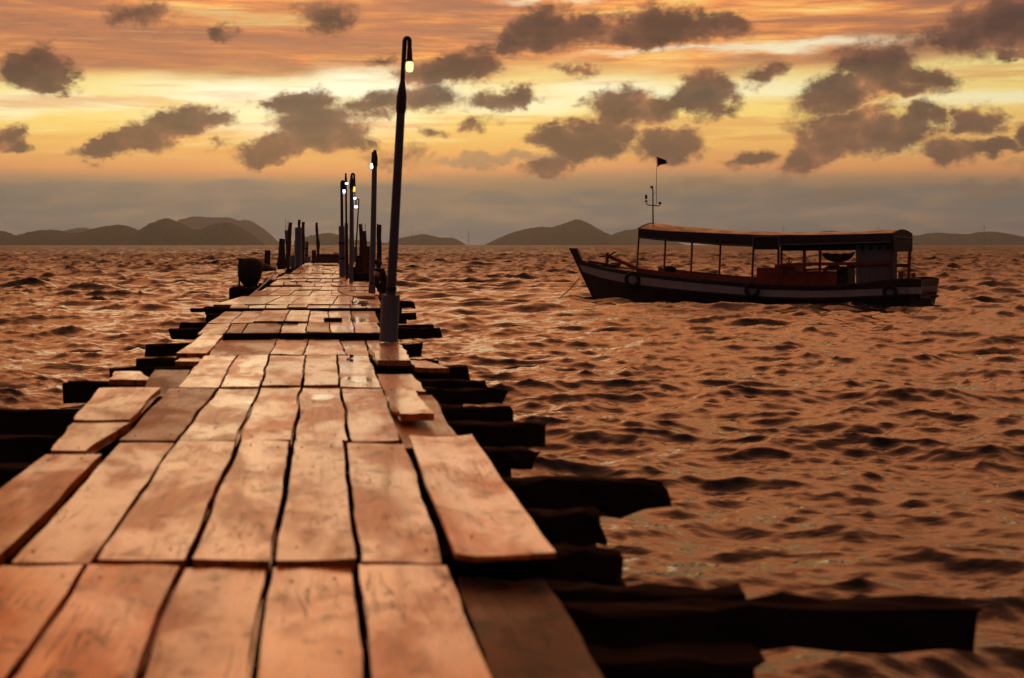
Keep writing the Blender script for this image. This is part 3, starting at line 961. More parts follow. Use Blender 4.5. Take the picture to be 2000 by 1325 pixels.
# middle distance
row(657, 636, [(-1.43, -1.50), (-1.12, -1.19), (-.95, -.98), (-.53, -.56), (-.23, -.25), (.03, .02), (.30, .31), (.60, .62)], z=.035, dry={0: .5, 1: .8, 2: .9, 4: .7}, zj=.012)
row(634, 611, [(-1.50, -1.50), (-1.22, -1.24), (-.93, -.95), (-.55, -.55), (-.25, -.26), (.01, .01), (.31, .34), (.64, .70)], z=.03, dry={1: .6}, zj=.012)
row(606, 599, [(-1.52, -1.55), (-1.23, -1.26), (-.95, -1.0), (-.62, -.62), (-.32, -.30), (.03, .03), (.35, .36), (.60, .60), (.82, .84)], z=.03, dry={0: .6})
row(599, 582, [(-1.85, -1.62), (-1.35, -1.25), (-1.0, -.85), (-.63, -.45), (-.30, -.05), (.08, .18), (.40, .48), (.62, .78), (.88, .95)], z=.035)
row(581, 571, [(-1.50, -1.5), (-1.16, -1.1), (-.74, -.68), (-.36, -.30), (.05, .1), (.34, .40), (.72, .78), (1.02, 1.1)], z=.03, dry={0: .9, 1: .5})
row(570, 563, [(-1.42, -1.42), (-1.1, -1.05), (-.62, -.6), (-.18, -.12), (.22, .25), (.60, .62), (.95, 1.0), (1.22, 1.25)], z=.03)
yy = 562.5
Yc = YD(yy)
while Yc < 79.0:
    Ln = rnd.uniform(2.3, 3.6)
    Yn = min(Yc + Ln, 80)
    left = -1.42 if Yc < 50 else -1.25
    right = 1.25 if Yc < 38 else (.62 if Yc < 62 else .52)
    ls = [left + rnd.uniform(-.05, .05)]
    while ls[-1] < right - .42:
        ls.append(ls[-1] + rnd.uniform(.30, .42))
    ls.append(right)
    sh = rnd.uniform(-.06, .06)
    row(478 + F * U / Yc, 478 + F * U / Yn, [(u, u + (sh if 0 < i < len(ls) - 1 else 0)) for i, u in enumerate(ls)], z=.03 + rnd.uniform(-.012, .018), zj=.014, gap=.03, dryp=.08)
    Yc = Yn

nb_ = MB()
for (x, y, z) in NAILS:
    nb_.lathe((x, y, z - .006), [(.0052, 0), (.0055, .0045), (.003, .006)], 6)
nb_.build('nail_heads', M_RUST, PIER, kind='stuff')
# raised battens across the deck
for (px0, px1, py, th, zz, dry) in [(436, 742, 661, .055, .07, .8), (372, 742, 608.5, .045, .06, .7), (497, 590, 562, .06, .07, .9), (545, 662, 547, .04, .06, .6), (630, 660, 521, .05, .09, .8)]:
    Y0 = YD(py)
    b = MB().beam((X_(px0, Y0), Y0, DECK + zz - th / 2 - .008), (X_(px1, Y0), Y0, DECK + zz - th / 2 - .008), .10, th, seed=py, seg=7, jit=.006)
    b.build('batten', M_TIMBER, PIER)

# ---- understructure: cross beams (each a part), stringers, piles
def xbeam(y_top, xl, xr, h=.17, drop=.06, w=.18, seed=0, endcut=0.0, tilt=0.0, jit=.014, name='crossbeam'):
    zt = DECK - drop
    Y0 = YD(y_top, zt) - w
    h = max(.045, h - .03)
    b = MB()
    xl_ = X_(xl, Y0) if xl is not None else -1.6
    xr_ = X_(xr, Y0) if xr is not None else 1.0
    b.beam((xl_, Y0 + w / 2, zt - h / 2 - tilt / 2), (xr_, Y0 + w / 2, zt - h / 2 + tilt / 2), w, h, seed=seed, seg=14, jit=jit, endcut=endcut, wob=.02)
    b.build(name, M_TIMBER, PIER)


right = [  # y_top, x_end, height, drop, endcut
    (1168, 1915, .165, .075, 0.0), (1137, 1452, .30, .06, .0), (1070, 1222, .14, .06, 0.0), (993, 1180, .16, .07, .0),
    (930, 1308, .205, .05, .45), (876, 1040, .13, .06, 0.0), (824, 1068, .185, .06, .1), (792, 1002, .14, .06, 0), (759, 984, .14, .06, 0),
    (741, 950, .13, .06, .4), (715, 911, .16, .06, 0), (702, 850, .12, .06, 0), (671, 822, .18, .06, 0), (641, 861, .16, .05, 0.0), (612, 813, .13, .06, 0), (589, 810, .16, .055, 0)]
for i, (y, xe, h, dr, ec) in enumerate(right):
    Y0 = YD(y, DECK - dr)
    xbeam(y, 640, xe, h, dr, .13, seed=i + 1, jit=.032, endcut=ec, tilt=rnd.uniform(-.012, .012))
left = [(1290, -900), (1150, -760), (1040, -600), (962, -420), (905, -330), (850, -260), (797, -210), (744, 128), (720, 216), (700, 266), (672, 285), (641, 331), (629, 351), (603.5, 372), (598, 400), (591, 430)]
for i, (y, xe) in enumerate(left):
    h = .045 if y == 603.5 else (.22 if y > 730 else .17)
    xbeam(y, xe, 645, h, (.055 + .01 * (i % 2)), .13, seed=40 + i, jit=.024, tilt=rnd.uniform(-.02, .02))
# lower beams seen below the right edge
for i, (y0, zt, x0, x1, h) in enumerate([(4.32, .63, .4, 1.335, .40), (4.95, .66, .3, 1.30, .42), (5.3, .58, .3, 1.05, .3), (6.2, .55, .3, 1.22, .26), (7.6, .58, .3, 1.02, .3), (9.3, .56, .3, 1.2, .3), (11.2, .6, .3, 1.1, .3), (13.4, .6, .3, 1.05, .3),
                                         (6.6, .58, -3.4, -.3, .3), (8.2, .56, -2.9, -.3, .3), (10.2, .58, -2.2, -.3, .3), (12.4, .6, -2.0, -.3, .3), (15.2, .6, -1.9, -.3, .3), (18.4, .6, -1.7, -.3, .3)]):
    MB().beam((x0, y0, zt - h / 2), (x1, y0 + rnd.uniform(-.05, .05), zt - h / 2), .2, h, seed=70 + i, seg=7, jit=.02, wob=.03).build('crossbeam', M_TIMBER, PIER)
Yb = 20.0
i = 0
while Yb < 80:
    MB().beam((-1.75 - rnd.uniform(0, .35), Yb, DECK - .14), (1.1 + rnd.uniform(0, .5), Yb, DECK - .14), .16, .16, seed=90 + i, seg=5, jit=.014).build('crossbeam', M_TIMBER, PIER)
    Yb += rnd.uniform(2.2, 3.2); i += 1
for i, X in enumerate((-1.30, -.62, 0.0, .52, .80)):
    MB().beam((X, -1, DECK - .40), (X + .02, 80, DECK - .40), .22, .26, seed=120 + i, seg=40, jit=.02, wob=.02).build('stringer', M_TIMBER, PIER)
Yp = 1.5
i = 0
while Yp < 80:
    for X in (-1.35, .78):
        x = X + rnd.uniform(-.08, .08)
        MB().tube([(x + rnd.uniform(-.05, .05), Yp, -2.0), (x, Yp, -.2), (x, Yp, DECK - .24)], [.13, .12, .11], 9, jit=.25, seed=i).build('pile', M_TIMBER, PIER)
        i += 1
    Yp += 3.1


def cyl_thing(name, x0, y0, x1, y1, rpx0, rpx1, Y, mat, label, cat, group, square=False, bend=0.0, seed=0, zbase=None):
    """upright from base pixel (x0,y0) to top pixel (x1,y1) at distance Y, widths in pixels"""
    zb = Z_(y0, Y) if zbase is None else zbase
    p0 = Vector((X_(x0, Y), Y, zb)); p1 = Vector((X_(x1, Y), Y, Z_(y1, Y)))
    e = empty(name, p0, label, cat, group)
    r0, r1 = rpx0 * Y / F / 2, rpx1 * Y / F / 2
    return e, p0, p1, r0, r1


GP = 'posts standing along the far end of the pier'


def wood_post(x0, y0, x1, y1, w0, w1, Y, label, mat=None, knob=False, seed=0, square=True):
    mat = mat or M_POST
    e, p0, p1, r0, r1 = cyl_thing('mooring_post', x0, y0, x1, y1, w0, w1, Y, mat, label, 'post', GP)
    p0 = p0.copy(); 
    if knob:
        pts, rs = [], []
        for i in range(13):
            q = i / 12
            pts.append(p0.lerp(p1, q) + Vector((.05 * math.sin(q * 5), 0, 0)))
            rs.append((r0 + (r1 - r0) * q) * (1 + .28 * math.exp(-((q - .5) / .08) ** 2) + .1 * math.sin(q * 17)))
        MB().tube(pts, rs, 10, jit=.2, seed=seed).build('shaft', mat, e)
    elif square:
        b = MB().beam(p0 + Vector((0, 0, -.02)), p1, r0 * 2, r0 * 2, seed=seed, seg=9, jit=.022, wob=.03, taper=max(-.3, min(.5, 1 - r1 / r0)))
        b.build('shaft', mat, e)
    else:
        MB().tube([p0.lerp(p1, i / 8) for i in range(9)], [(r0 + (r1 - r0) * i / 8) for i in range(9)], 10, jit=.25, seed=seed).build('shaft', mat, e)
    return e


def pvc_post(x0, y0, x1, y1, w, Y, label, rods=(), straps=2, cap=False):
    e, p0, p1, r0, r1 = cyl_thing('pile_sleeve', x0, y0, x1, y1, w, w, Y, M_PVC, label, 'pipe post', 'concrete filled pipe posts on the pier')
    MB().tube([p0, p0.lerp(p1, .5), p1], r0, 16).build('pipe', M_PVC, e)
    MB().lathe(p1 + Vector((0, 0, -.005)), [(r0 * .9, 0), (r0 * .9, .012), (r0 * .2, .02)], 14).build('concrete_core', M_POST, e)
    ax = (p1 - p0)
    for k in range(straps):
        q = .35 + .3 * k
        c = p0.lerp(p1, q)
        MB().tube([c, c + ax.normalized() * .05], r0 * 1.10, 16).build('strap', M_RUBBER, e)
    for (dx, hgt) in rods:
        a = p1 + Vector((dx * r0, 0, 0))
        MB().tube([a - Vector((0, 0, .05)), a + Vector((.01, 0, hgt))], .010, 6).build('reinforcing_rod', M_RUST, e)
    return e


# left side, nearest first
wood_post(522.5, 526, 522.5, 490, 11, 11, 44, 'short square post standing alone behind the covered motor', seed=1)
wood_post(549.5, 525, 551, 467, 15, 11, 62, 'thick short dark post, leftmost of the left cluster', seed=2)
wood_post(543, 520, 546, 505, 7, 6, 66, 'low dark stump at the left foot of the left cluster', seed=22)
pvc_post(565, 522, 560, 450.5, 8.5, 64, 'grey pipe post with two bare rods sticking up, left cluster', rods=((-.5, .56), (.5, .46)))
wood_post(561, 524, 567.5, 435, 9, 6.5, 63, 'tall reddish post leaning right across the rodded pipe post', mat=M_POSTR, seed=3)
pvc_post(572.5, 524, 572.5, 500, 9, 62, 'short grey pipe stub at the deck edge, left side', straps=0)
pvc_post(583.5, 520, 582.5, 445, 13.5, 66, 'widest grey pipe post on the left side, with a dark stick in its top', straps=0)
wood_post(584, 446, 584.8, 430, 5, 5.5, 66.5, 'dark stick standing up out of the widest left pipe post', seed=5)
wood_post(578, 518, 577, 470, 4.5, 4, 67, 'slim dark pole tucked against the left flank of the widest left pipe', seed=23)
wood_post(591.5, 516, 592.5, 434, 7, 5.5, 68, 'tall dark square post just right of the widest left pipe', seed=6)
pvc_post(598, 514, 599.5, 472.5, 6.5, 72, 'lone slender grey pipe post near the bench, left side', straps=2)
pvc_post(604, 513, 603.5, 502, 6, 73, 'low grey pipe stub beside the bench', straps=0)
wood_post(612, 513, 614, 489, 9, 8, 76, 'stubby dark bollard at the left end of the bench', seed=7)
wood_post(619.5, 512, 620.3, 435, 6, 5, 78, 'tall knobbly tree trunk post behind the bench', knob=True, seed=8)
# bench or low box closing the pier
Yb = 77.0
e = empty('bench', (X_(636, Yb), Yb, DECK), 'low long wooden bench closing off the far end of the pier', 'bench')
MB().box((X_(637, Yb), Yb + .25, Z_(504.0, Yb)), (1.56, .5, .05)).build('seat', M_POSTR, e)
MB().box((X_(637, Yb), Yb + .03, Z_(509.8, Yb)), (1.50, .04, .27)).build('front_board', M_POSTR, e)
MB().box((X_(643, Yb), Yb + .56, Z_(503, Yb)), (1.15, .05, .34)).build('back_board', M_POST, e)
for sx in (-.7, .7):
    MB().box((X_(637, Yb) + sx, Yb + .28, DECK + .13), (.06, .42, .26)).build('leg', M_POST, e)
# right side
pvc_post(668.5, 541, 667, 442.5, 11.5, 47, 'thick grey pipe post strapped to the leftmost lamp pole, right side', straps=2)
wood_post(677.5, 546, 678, 490, 4.6, 4.6, 43.5, 'short dark square post between the two grey lamp pipes', seed=9)
pvc_post(677, 536, 676.5, 437, 7, 50, 'slimmer grey pipe post directly behind the strapped one', straps=0)
pvc_post(694, 512, 694.2, 483, 8, 62, 'short grey pipe holding the thin hooked lamp pole', straps=0)
wood_post(708, 550, 703.5, 438, 7, 6, 46, 'tall dark post leaning left with a frayed top, right cluster', seed=10)
pvc = wood_post(714.5, 552, 711.5, 452, 9, 8, 45, 'reddish post with two thin rods in its top, right cluster', mat=M_POSTR, seed=11)
for dx in (-.04, .05):
    a = Vector((X_(711, 45) + dx, 45, Z_(452, 45)))
    MB().tube([a, a + Vector((0, 0, .26))], .008, 6).build('reinforcing_rod', M_RUST, pvc)
wood_post(717.5, 556, 716.5, 481, 11, 11, 43, 'broad reddish post, shortest of the right cluster', mat=M_POSTR, seed=12)
wood_post(740, 548, 740.5, 439, 9, 8.6, 47, 'tall dark post standing between the two nearest lamp posts', seed=13)
wood_post(697, 548, 699, 500, 8, 7, 47.5, 'low dark plank upright behind the amber lamp pole', seed=14)
wood_post(705, 556, 706, 512, 12, 10, 44.5, 'low wide dark timber filling the gap at the foot of the right cluster', seed=15)
MBb = MB().beam((X_(688, 42), 42.1, DECK + .13), (X_(722, 42), 42.1, DECK + .12), .22, .2, seed=77, seg=6, jit=.02)
MBb.build('timber_baulk', M_TIMBER, label='dark timber baulk lying at the feet of the right cluster of posts', cat='timber', origin=(X_(700, 42), 42.1, DECK))


# ------------------------------------------------------------------ lamp posts
GL = 'lamp posts lighting the pier'


def lamp_post(xb, yb, xt, yt, wb, wt, label, hook=(1, .10, .30), bulb=(.065, .075), mat_b=None, sleeve=None, coupling=None, mat=None, Y=None, bshape='cup'):
    """xb,yb base pixel on the deck; xt,yt top pixel; widths in px; hook: side, reach m, drop m"""
    Y = Y or YD(yb)
    k = Y / F
    zb = Z_(yb, Y)
    p0 = Vector((X_(xb, Y), Y, zb)); p1 = Vector((X_(xt, Y), Y, Z_(yt, Y)))
    e = empty('lamp_post', p0, label, 'lamp post', GL)
    mat = mat or M_PVCD
    ax = p1 - p0
    r0, r1 = wb * k / 2, wt * k / 2
    if coupling:
        qc = coupling
        pc = p0.lerp(p1, qc)
        MB().tube([p0, p0.lerp(p1, qc * .5), pc], [r0, r0 * .93, r0 * .84], 16).build('lower_pole', mat, e)
        a = ax.normalized()
        MB().tube([pc - a * .03, pc + a * .02, pc + a * .16, pc + a * .24, pc + a * .34], [r0 * .88, r0 * 1.02, r0 * 1.02, r0 * .8, r1 * 1.05], 16).build('coupling', M_PVCD, e)
        up = MB().tube([pc + a * .3, p1], [r1, r1], 12)
        up.build('upper_pole', M_PVCD, e)
    else:
        MB().tube([p0, p0.lerp(p1, .5), p1], [r0, (r0 + r1) / 2, r1], 12).build('pole', mat, e)
    if sleeve:
        ws, ysl = sleeve
        q = (yb - ysl) / (yb - yt)
        ps = p0.lerp(p1, q)
        rs = ws * k / 2
        MB().tube([p0, p0.lerp(p1, q / 2), ps], rs, 20).build('base_sleeve', M_PVC, e)
        MB().tube([p0.lerp(p1, q * 1.08), p0.lerp(p1, q * 1.16)], r0 * 1.08, 14).build('clamp', M_RUBBER, e)
    sgn, reach, drop = hook
    pts = []
    R = reach / 2
    for i in range(9):
        a = math.pi * i / 8
        pts.append(p1 + Vector((sgn * (R - R * math.cos(a)), 0, R * math.sin(a) * 1.1 - .01)))
    tip = p1 + Vector((sgn * reach, 0, -max(.05, drop * .45)))
    pts.append(tip)
    hr = max(min(r1 * .95, reach * .47), .012)
    MB().tube(pts, hr, 10).build('gooseneck', M_PVCD, e)
    end = p1 + Vector((sgn * reach, 0, -drop))
    MB().tube([tip + Vector((0, 0, .01)), end + Vector((0, 0, .04)), end], [hr * 1.1, hr * 1.35, max(hr * 1.7, bulb[0] * .75)], 12).build('lamp_holder', M_PVCD, e)
    br, bh = bulb
    if bshape == 'cup':
        prof = [(br * .45, -bh * 1.25), (br * .85, -bh * 1.15), (br, -bh * .8), (br, -bh * .25), (br * .8, 0.0)]
    else:
        prof = [(br * .3, -bh * 1.0), (br * .8, -bh * .85), (br, -bh * .5), (br * .8, -bh * .15), (br * .4, 0)]
    MB().lathe(end, prof, 14).build('bulb', mat_b or M_COOL, e)
    return e


lamp_post(758.5, 668, 790.6, 78, 19.5, 9.2, 'tallest and nearest lamp post, warm bulb, thick grey sleeve at its foot', hook=(1, .054, .250), bulb=(.044, .092), mat_b=M_WARM,
          sleeve=(36, 576), coupling=.765, mat=M_PVCM)
lamp_post(726.5, 575, 732, 300, 12, 5.5, 'second nearest lamp post with a blue white bulb on its left side', hook=(-1, .05, .22), bulb=(.05, .095), sleeve=(14, 556), coupling=.915, mat=M_PVC)
lamp_post(669, 541, 667.2, 356, 6, 5.5, 'dark lamp pole leaning left, white bulb hanging low on its right', hook=(1, .08, .26), bulb=(.048, .10), Y=47.2)
lamp_post(677.5, 540, 675.4, 344, 4.6, 3.2, 'slim dark lamp pole, flat white bulb across its neck', hook=(1, .02, .23), bulb=(.068, .07), Y=48.5, coupling=.93, bshape='flat')
lamp_post(685.6, 554, 686.6, 342, 8, 4.5, 'grey tapering lamp post with a small amber bulb', hook=(1, .075, .33), bulb=(.034, .12), mat_b=M_AMBER, mat=M_PVC, coupling=.875, Y=39.0)
lamp_post(690.5, 515, 689.5, 377, 2.4, 2.0, 'thin rod lamp half hidden behind the grey tapering post, round white bulb', hook=(1, .085, .20), bulb=(.072, .11), Y=64, bshape='flat')
lamp_post(694.6, 497, 701, 391.5, 3.4, 2.4, 'thin hooked lamp pole leaning right with its bulb hung on the left, farthest', hook=(-1, .13, .23), bulb=(.078, .12), Y=62, bshape='flat')

# ------------------------------------------------------------------ things on the pier
# covered outboard motor hung on the pier's left edge
Ym = 35.0
mx = X_(489, Ym)
e = empty('outboard_motor', (mx, Ym, DECK), 'black covered boat motor perched on the left edge of the pier', 'boat motor')
mb = MB()
zc = lambda y: Z_(y, Ym)
prof = [(570, 16, 489), (561, 22, 489), (553, 33, 488), (546, 42, 488), (538, 47, 488), (528, 49, 488.5), (518, 48, 489), (511, 43, 489.5), (506.5, 31, 490), (504, 14, 490.5)]
rings = []
for (py, w, cx) in prof:
    r = w * Ym / F / 2
    rings.append([Vector((X_(cx, Ym) + r * math.cos(2 * math.pi * k / 16) * (1 + .06 * math.sin(3 * k + py)), Ym + r * .8 * math.sin(2 * math.pi * k / 16), zc(py))) for k in range(16)])
mb.loft(rings)
mb.build('cowling_cover', M_TARP, e)
MB().tube([(X_(498, Ym), Ym + .1, zc(521)), (X_(512, Ym), Ym + .35, zc(523)), (X_(536, Ym), Ym + .7, zc(528))], [.13, .12, .03], 10, jit=.2).build('tiller_cover', M_TARP, e)
MB().tube([(X_(468, Ym), Ym - .05, zc(506)), (X_(467.5, Ym), Ym - .05, zc(565))], .022, 8).build('clamp_bar', M_BLACK, e)
MB().box((X_(475, Ym), Ym - .05, zc(507.5)), (.26, .06, .05)).build('carry_handle', M_BLACK, e)
MB().beam((X_(450, 33), 33.2, Z_(575, 33)), (X_(500, 33), 33.2, Z_(574, 33)), .35, .30, seed=201, seg=5, jit=.03).build('crossbeam', M_TIMBER, PIER)
MB().beam((X_(452, 34.5), 35.0, Z_(564, 34.5)), (X_(520, 34.5), 35.0, Z_(564, 34.5)), .3, .08, seed=202, seg=5, jit=.015).build('crossbeam', M_TIMBER, PIER)
# grey pipe leaning on the edge
p = [(X_(494, 30), 30, Z_(592, 30)), (X_(494, 31.5), 31.5, Z_(574, 31.5)), (X_(515, 36), 36, Z_(556, 36)), (X_(530, 39), 39, Z_(541, 39)), (X_(540, 42), 42, Z_(525, 42))]
MB().tube(p, .022, 8).build('hose', M_PVC, label='grey hose running beside the covered motor along the left edge', cat='hose', origin=p[0])
# tied fenders and cream bottle on the second lamp post
Yf = 30.0
fe = empty('foam_float', (X_(737, Yf), Yf - .05, Z_(515, Yf)), 'dark rounded float lashed to the second lamp post', 'float')
MB().ball((X_(737.5, Yf), Yf - .05, Z_(513, Yf)), (.105, .09, .062), 14, 8, Matrix.Rotation(math.radians(18), 3, 'Y')).build('float_body', M_TARP, fe)
MB().torus((X_(734, Yf), Yf, Z_(514, Yf)), .10, .012, Matrix.Rotation(math.radians(12), 3, 'Y')).build('lashing', M_ROPE, fe)
bt = empty('plastic_bottle', (X_(736, Yf), Yf - .05, Z_(537, Yf)), 'cream plastic bottle hanging under the dark float', 'bottle')
MB().lathe((X_(736, Yf), Yf - .05, Z_(545, Yf)), [(.02, 0), (.03, .02), (.05, .05), (.078, .09), (.082, .15), (.075, .165)], 14, Matrix.Rotation(math.radians(6), 3, 'Y')).build('bottle_body', M_CREAM, bt)
MB().lathe((X_(738.5, Yf), Yf - .05, Z_(530.5, Yf)), [(.083, 0), (.083, .05), (.03, .07)], 14, Matrix.Rotation(math.radians(10), 3, 'Y')).build('bottle_cap', M_RUBBER, bt)
MB().tube([(X_(745, Yf), Yf - .1, Z_(525, Yf)), (X_(749, Yf), Yf - .12, Z_(545, Yf)), (X_(748, Yf), Yf - .1, Z_(570, Yf)), (X_(744, Yf), Yf - .1, Z_(578, Yf))], [.05, .085, .08, .05], 10, jit=.3).build(
    'cloth_bundle', M_TARP, label='dark bundle of cloth hanging beside the tallest lamp post', cat='bundle', origin=(X_(748, Yf), Yf, Z_(578, Yf)))
MB().tube([(X_(733, Yf), Yf - .1, Z_(540, Yf)), (X_(736, Yf), Yf - .15, Z_(555, Yf)), (X_(742, Yf), Yf - .1, Z_(570, Yf))], [.03, .06, .04], 8, jit=.3).build(
    'net_bundle', M_RUBBER, label='black bundle of net below the cream bottle', cat='net', origin=(X_(738, Yf), Yf, Z_(572, Yf)))

# curled loose board
Yl = 30.5
mb = MB()
pts = [(663, 565, 2), (672, 570, 14), (685, 572, 17), (700, 576, 15), (715, 579, 10), (735, 582, 4)]
rT, rB = [], []
for (px, py, w) in pts:
    Y0 = YD(py, DECK + .06)
    c = Vector((X_(px, Y0), Y0, DECK + .075 + .03 * math.sin(px * .08)))
    hw = w * .06
    rT.append([c + Vector((-.05, -hw, 0)), c + Vector((0, 0, .03)), c + Vector((.05, hw, .015)), c + Vector((.05, hw, -.02)), c + Vector((0, 0, -.01)), c + Vector((-.05, -hw, -.03))])
mb.loft(rT, True, True, True)
mb.build('loose_board', M_POSTR if False else MP, label='warped grey splinter of board lying loose by the second lamp post', cat='board', origin=(X_(700, Yl), Yl, DECK)).color = (.8, .5, 0, 1)
MB().beam((X_(634, 18.9), 18.9, DECK + .068), (X_(668, 18.9), 18.92, DECK + .07), .11, .055, seed=301, seg=4, jit=.01).build(
    'wood_block', M_TIMBER, label='short black block of wood lying in the middle of the deck', cat='wood block', origin=(X_(651, 18.9), 18.9, DECK + .04))
MB().box((X_(687, 13.2), 13.35, DECK + .022), (.035, .05, .03)).build('mooring_cleat', M_BLACK, PIER)
MB().box((X_(562, 18.6), 18.75, DECK + .045), (.27, .09, .03)).build('batten', M_TIMBER, PIER)

# ------------------------------------------------------------------ the boat
BS = Vector((18.80, 43.25, 0.0))                 # stern, waterline, centre line
TH = math.radians(36.5)
E1 = Vector((-math.cos(TH), math.sin(TH), 0))    # towards the bow
E2 = Vector((math.sin(TH), math.cos(TH), 0))     # towards the far side


def bs(px, t):                                    # station of pixel column px on the line at beam t
    k = (px - 640.0) / F
    ox = BS.x + t * E2.x; oy = BS.y + t * E2.y
    return (k * oy - ox) / (E1.x - k * E1.y)


def bp(s, t, z):
    return BS + E1 * s + E2 * t + Vector((0, 0, z))


def bz(px, py, t):
    s_ = bs(px, t)
    return Z_(py, (BS + E1 * s_ + E2 * t).y)


def prof_fn(pts, t):
    P = sorted((bs(x, t), bz(x, y, t)) for x, y in pts)
    a = [p[0] for p in P]; b = [p[1] for p in P]
    return lambda s: float(np.interp(s, a, b))


BOAT = empty('boat', BS, 'long open wooden boat with a dark canopy roof and white striped hull at anchor', 'boat')
HB = 1.2
BT = -HB
L_bow = bs(1136, 0.0)


def beam_w(s):
    q = s / L_bow
    if q > .62:
        w = math.cos((q - .62) / .38 * math.pi / 2) ** .75
    elif q < .15:
        w = .90 + .10 * (q / .15)
    else:
        w = 1.0
    return max(.03, HB * w)


# profiles measured on the near side (amidships) and blended to the stem at the bow
def multi(pts):
    P = []
    for x, y in pts:
        s_ = bs(x, -HB * .9)
        for _ in range(8):
            s_ = bs(x, -beam_w(max(0, min(L_bow, s_))))
        Yw = (BS + E1 * s_ - E2 * beam_w(max(0, min(L_bow, s_)))).y
        P.append((s_, Z_(y, Yw)))
    P.sort()
    a = [p[0] for p in P]; b = [p[1] for p in P]
    return lambda s: float(np.interp(s, a, b))


sheer = multi([(1127, 507), (1170, 519), (1190, 526), (1238, 532), (1290, 539), (1370, 547), (1450, 553), (1490, 557), (1580, 559), (1640, 558), (1680, 555), (1720, 550), (1760, 546), (1780, 545), (1818, 549)])
st_top = multi([(1127, 515), (1170, 526), (1218, 536), (1290, 546), (1370, 554), (1450, 561), (1490, 566), (1580, 568), (1640, 567), (1718, 564), (1760, 561), (1818, 561)])
st_bot = multi([(1131, 529), (1170, 543), (1218, 553), (1290, 562), (1370, 570), (1448, 576), (1490, 580), (1580, 582), (1640, 581), (1720, 578), (1760, 575), (1818, 575)])


def stem_s(z):       # raked stem: station of the stem at height z
    return L_bow + (z - .95) * .52


NS = 40
def hull_strip(zf0, zf1, t0=1.0, t1=1.0, out=0.0, nrow=3):
    """surface between two height functions, both sides joined around bow and stern"""
    secs = []
    for i in range(NS + 1):
        q = i / NS
        s0 = q * L_bow
        ring = []
        for side in (-1, 1):
            for k in range(nrow + 1):
                r = k / nrow
                z = zf0(s0) * (1 - r) + zf1(s0) * r
                f = t0 + (t1 - t0) * r
                b = (beam_w(s0) * f + out)
                s = s0 * (stem_s(z) / L_bow) if q > .6 else s0
                if q > .6:
                    m = (q - .6) / .4
                    s = s0 + (stem_s(z) - L_bow) * m * m
                if q < .12:
                    s = s0 - (z - .3) * .12 * (1 - q / .12)
                if i == NS:
                    b = .02 + out
                ring.append((s, side * b, z))
        secs.append(ring)
    mb = MB()
    w = nrow + 1
    vs = [bp(*p) for r in secs for p in r]
    fs = []
    n = 2 * w
    for i in range(NS):
        for side in (0, 1):
            for k in range(nrow):
                a = i * n + side * w + k
                f = (a, a + 1, a + 1 + n, a + n)
                fs.append(f if side else f[::-1])
    for k in range(nrow):            # transom and stem closures
        fs.append((k, k + w, k + 1 + w, k + 1)[::-1])
        b = NS * n
        fs.append((b + k, b + k + w, b + k + 1 + w, b + k + 1))
    mb.add(vs, fs, True)
    return mb


low = lambda s: .10
deep = lambda s: -.55
hull = hull_strip(st_bot, lambda s: 0.0, .985, .86, 0.0, 3)
hull.build('hull', M_HULL, BOAT)
hull_strip(lambda s: 0.0, deep, .86, .35, 0.0, 3).build('keel', M_HULL, BOAT)
hull_strip(st_top, st_bot, 1.0, .985, .012, 2).build('white_strake', M_STRIPE, BOAT)
hull_strip(lambda s: sheer(s), st_top, 1.04, 1.0, .02, 2).build('rubbing_rail', M_CAP, BOAT)
hull_strip(lambda s: st_bot(s) + .01, lambda s: st_bot(s) - .05, .99, .985, .035, 1).build('lower_rail', M_CAP, BOAT)
hull_strip(lambda s: sheer(s) - .02, lambda s: .35, .93, .85, .0, 2).build('inner_planking', M_RED, BOAT)
# deck inside
mb = MB()
for side in (0,):
    rr = []
    for i in range(NS + 1):
        s0 = i / NS * L_bow * .985
        b = beam_w(s0) * .92
        zz = .42 + max(0, (s0 / L_bow - .70)) * 1.1
        rr.append([bp(s0, -b, min(zz, sheer(s0) - .04)), bp(s0, b, min(zz, sheer(s0) - .04))])
    mb.loft(rr, False, False, False)
mb.build('inner_deck', M_RED, BOAT)
# cap rail along both sides
mb = MB()
for side in (-1, 1):
    pts = [bp(i / NS * L_bow, side * (beam_w(i / NS * L_bow) * 1.0 + .0), sheer(i / NS * L_bow) + .005) for i in range(NS + 1)]
    m2 = MB()
    rings = []
    for p in pts:
        rings.append([p + E2 * side * d + Vector((0, 0, h)) for d, h in ((-.07, -.03), (-.07, .03), (.07, .03), (.07, -.03))])
    m2.loft(rings, True, True, False).build('cap_rail', M_CAP, BOAT)
# coaming: red inner board raised above the cap rail on both sides
coam_top = prof_fn([(1240, 523), (1300, 531), (1400, 541), (1470, 546), (1520, 549)], -.95)
for side in (-1, 1):
    rr = []
    sa, sb = bs(1243, -.95), bs(1520, -.95)
    for i in range(15):
        s0 = sa + (sb - sa) * i / 14
        rr.append([bp(s0, side * .97, sheer(s0)), bp(s0, side * .97, coam_top(s0)), bp(s0, side * .92, coam_top(s0)), bp(s0, side * .92, sheer(s0))])
    MB().loft(rr, True, True, False).build('coaming', M_RED, BOAT)
# stem post rising above the bow
ss = L_bow
z1 = bz(1120, 485, 0)
MB().loft([[bp(stem_s(z) + a, t, z) for a, t in ((.06, -.05), (.06, .05), (-w_, .07), (-w_, -.07))] for z, w_ in ((-.3, .16), (.3, .16), (.95, .20), (z1 - .25, .23), (z1, .24))], True, True, False).build('stem_post', M_HULL, BOAT)
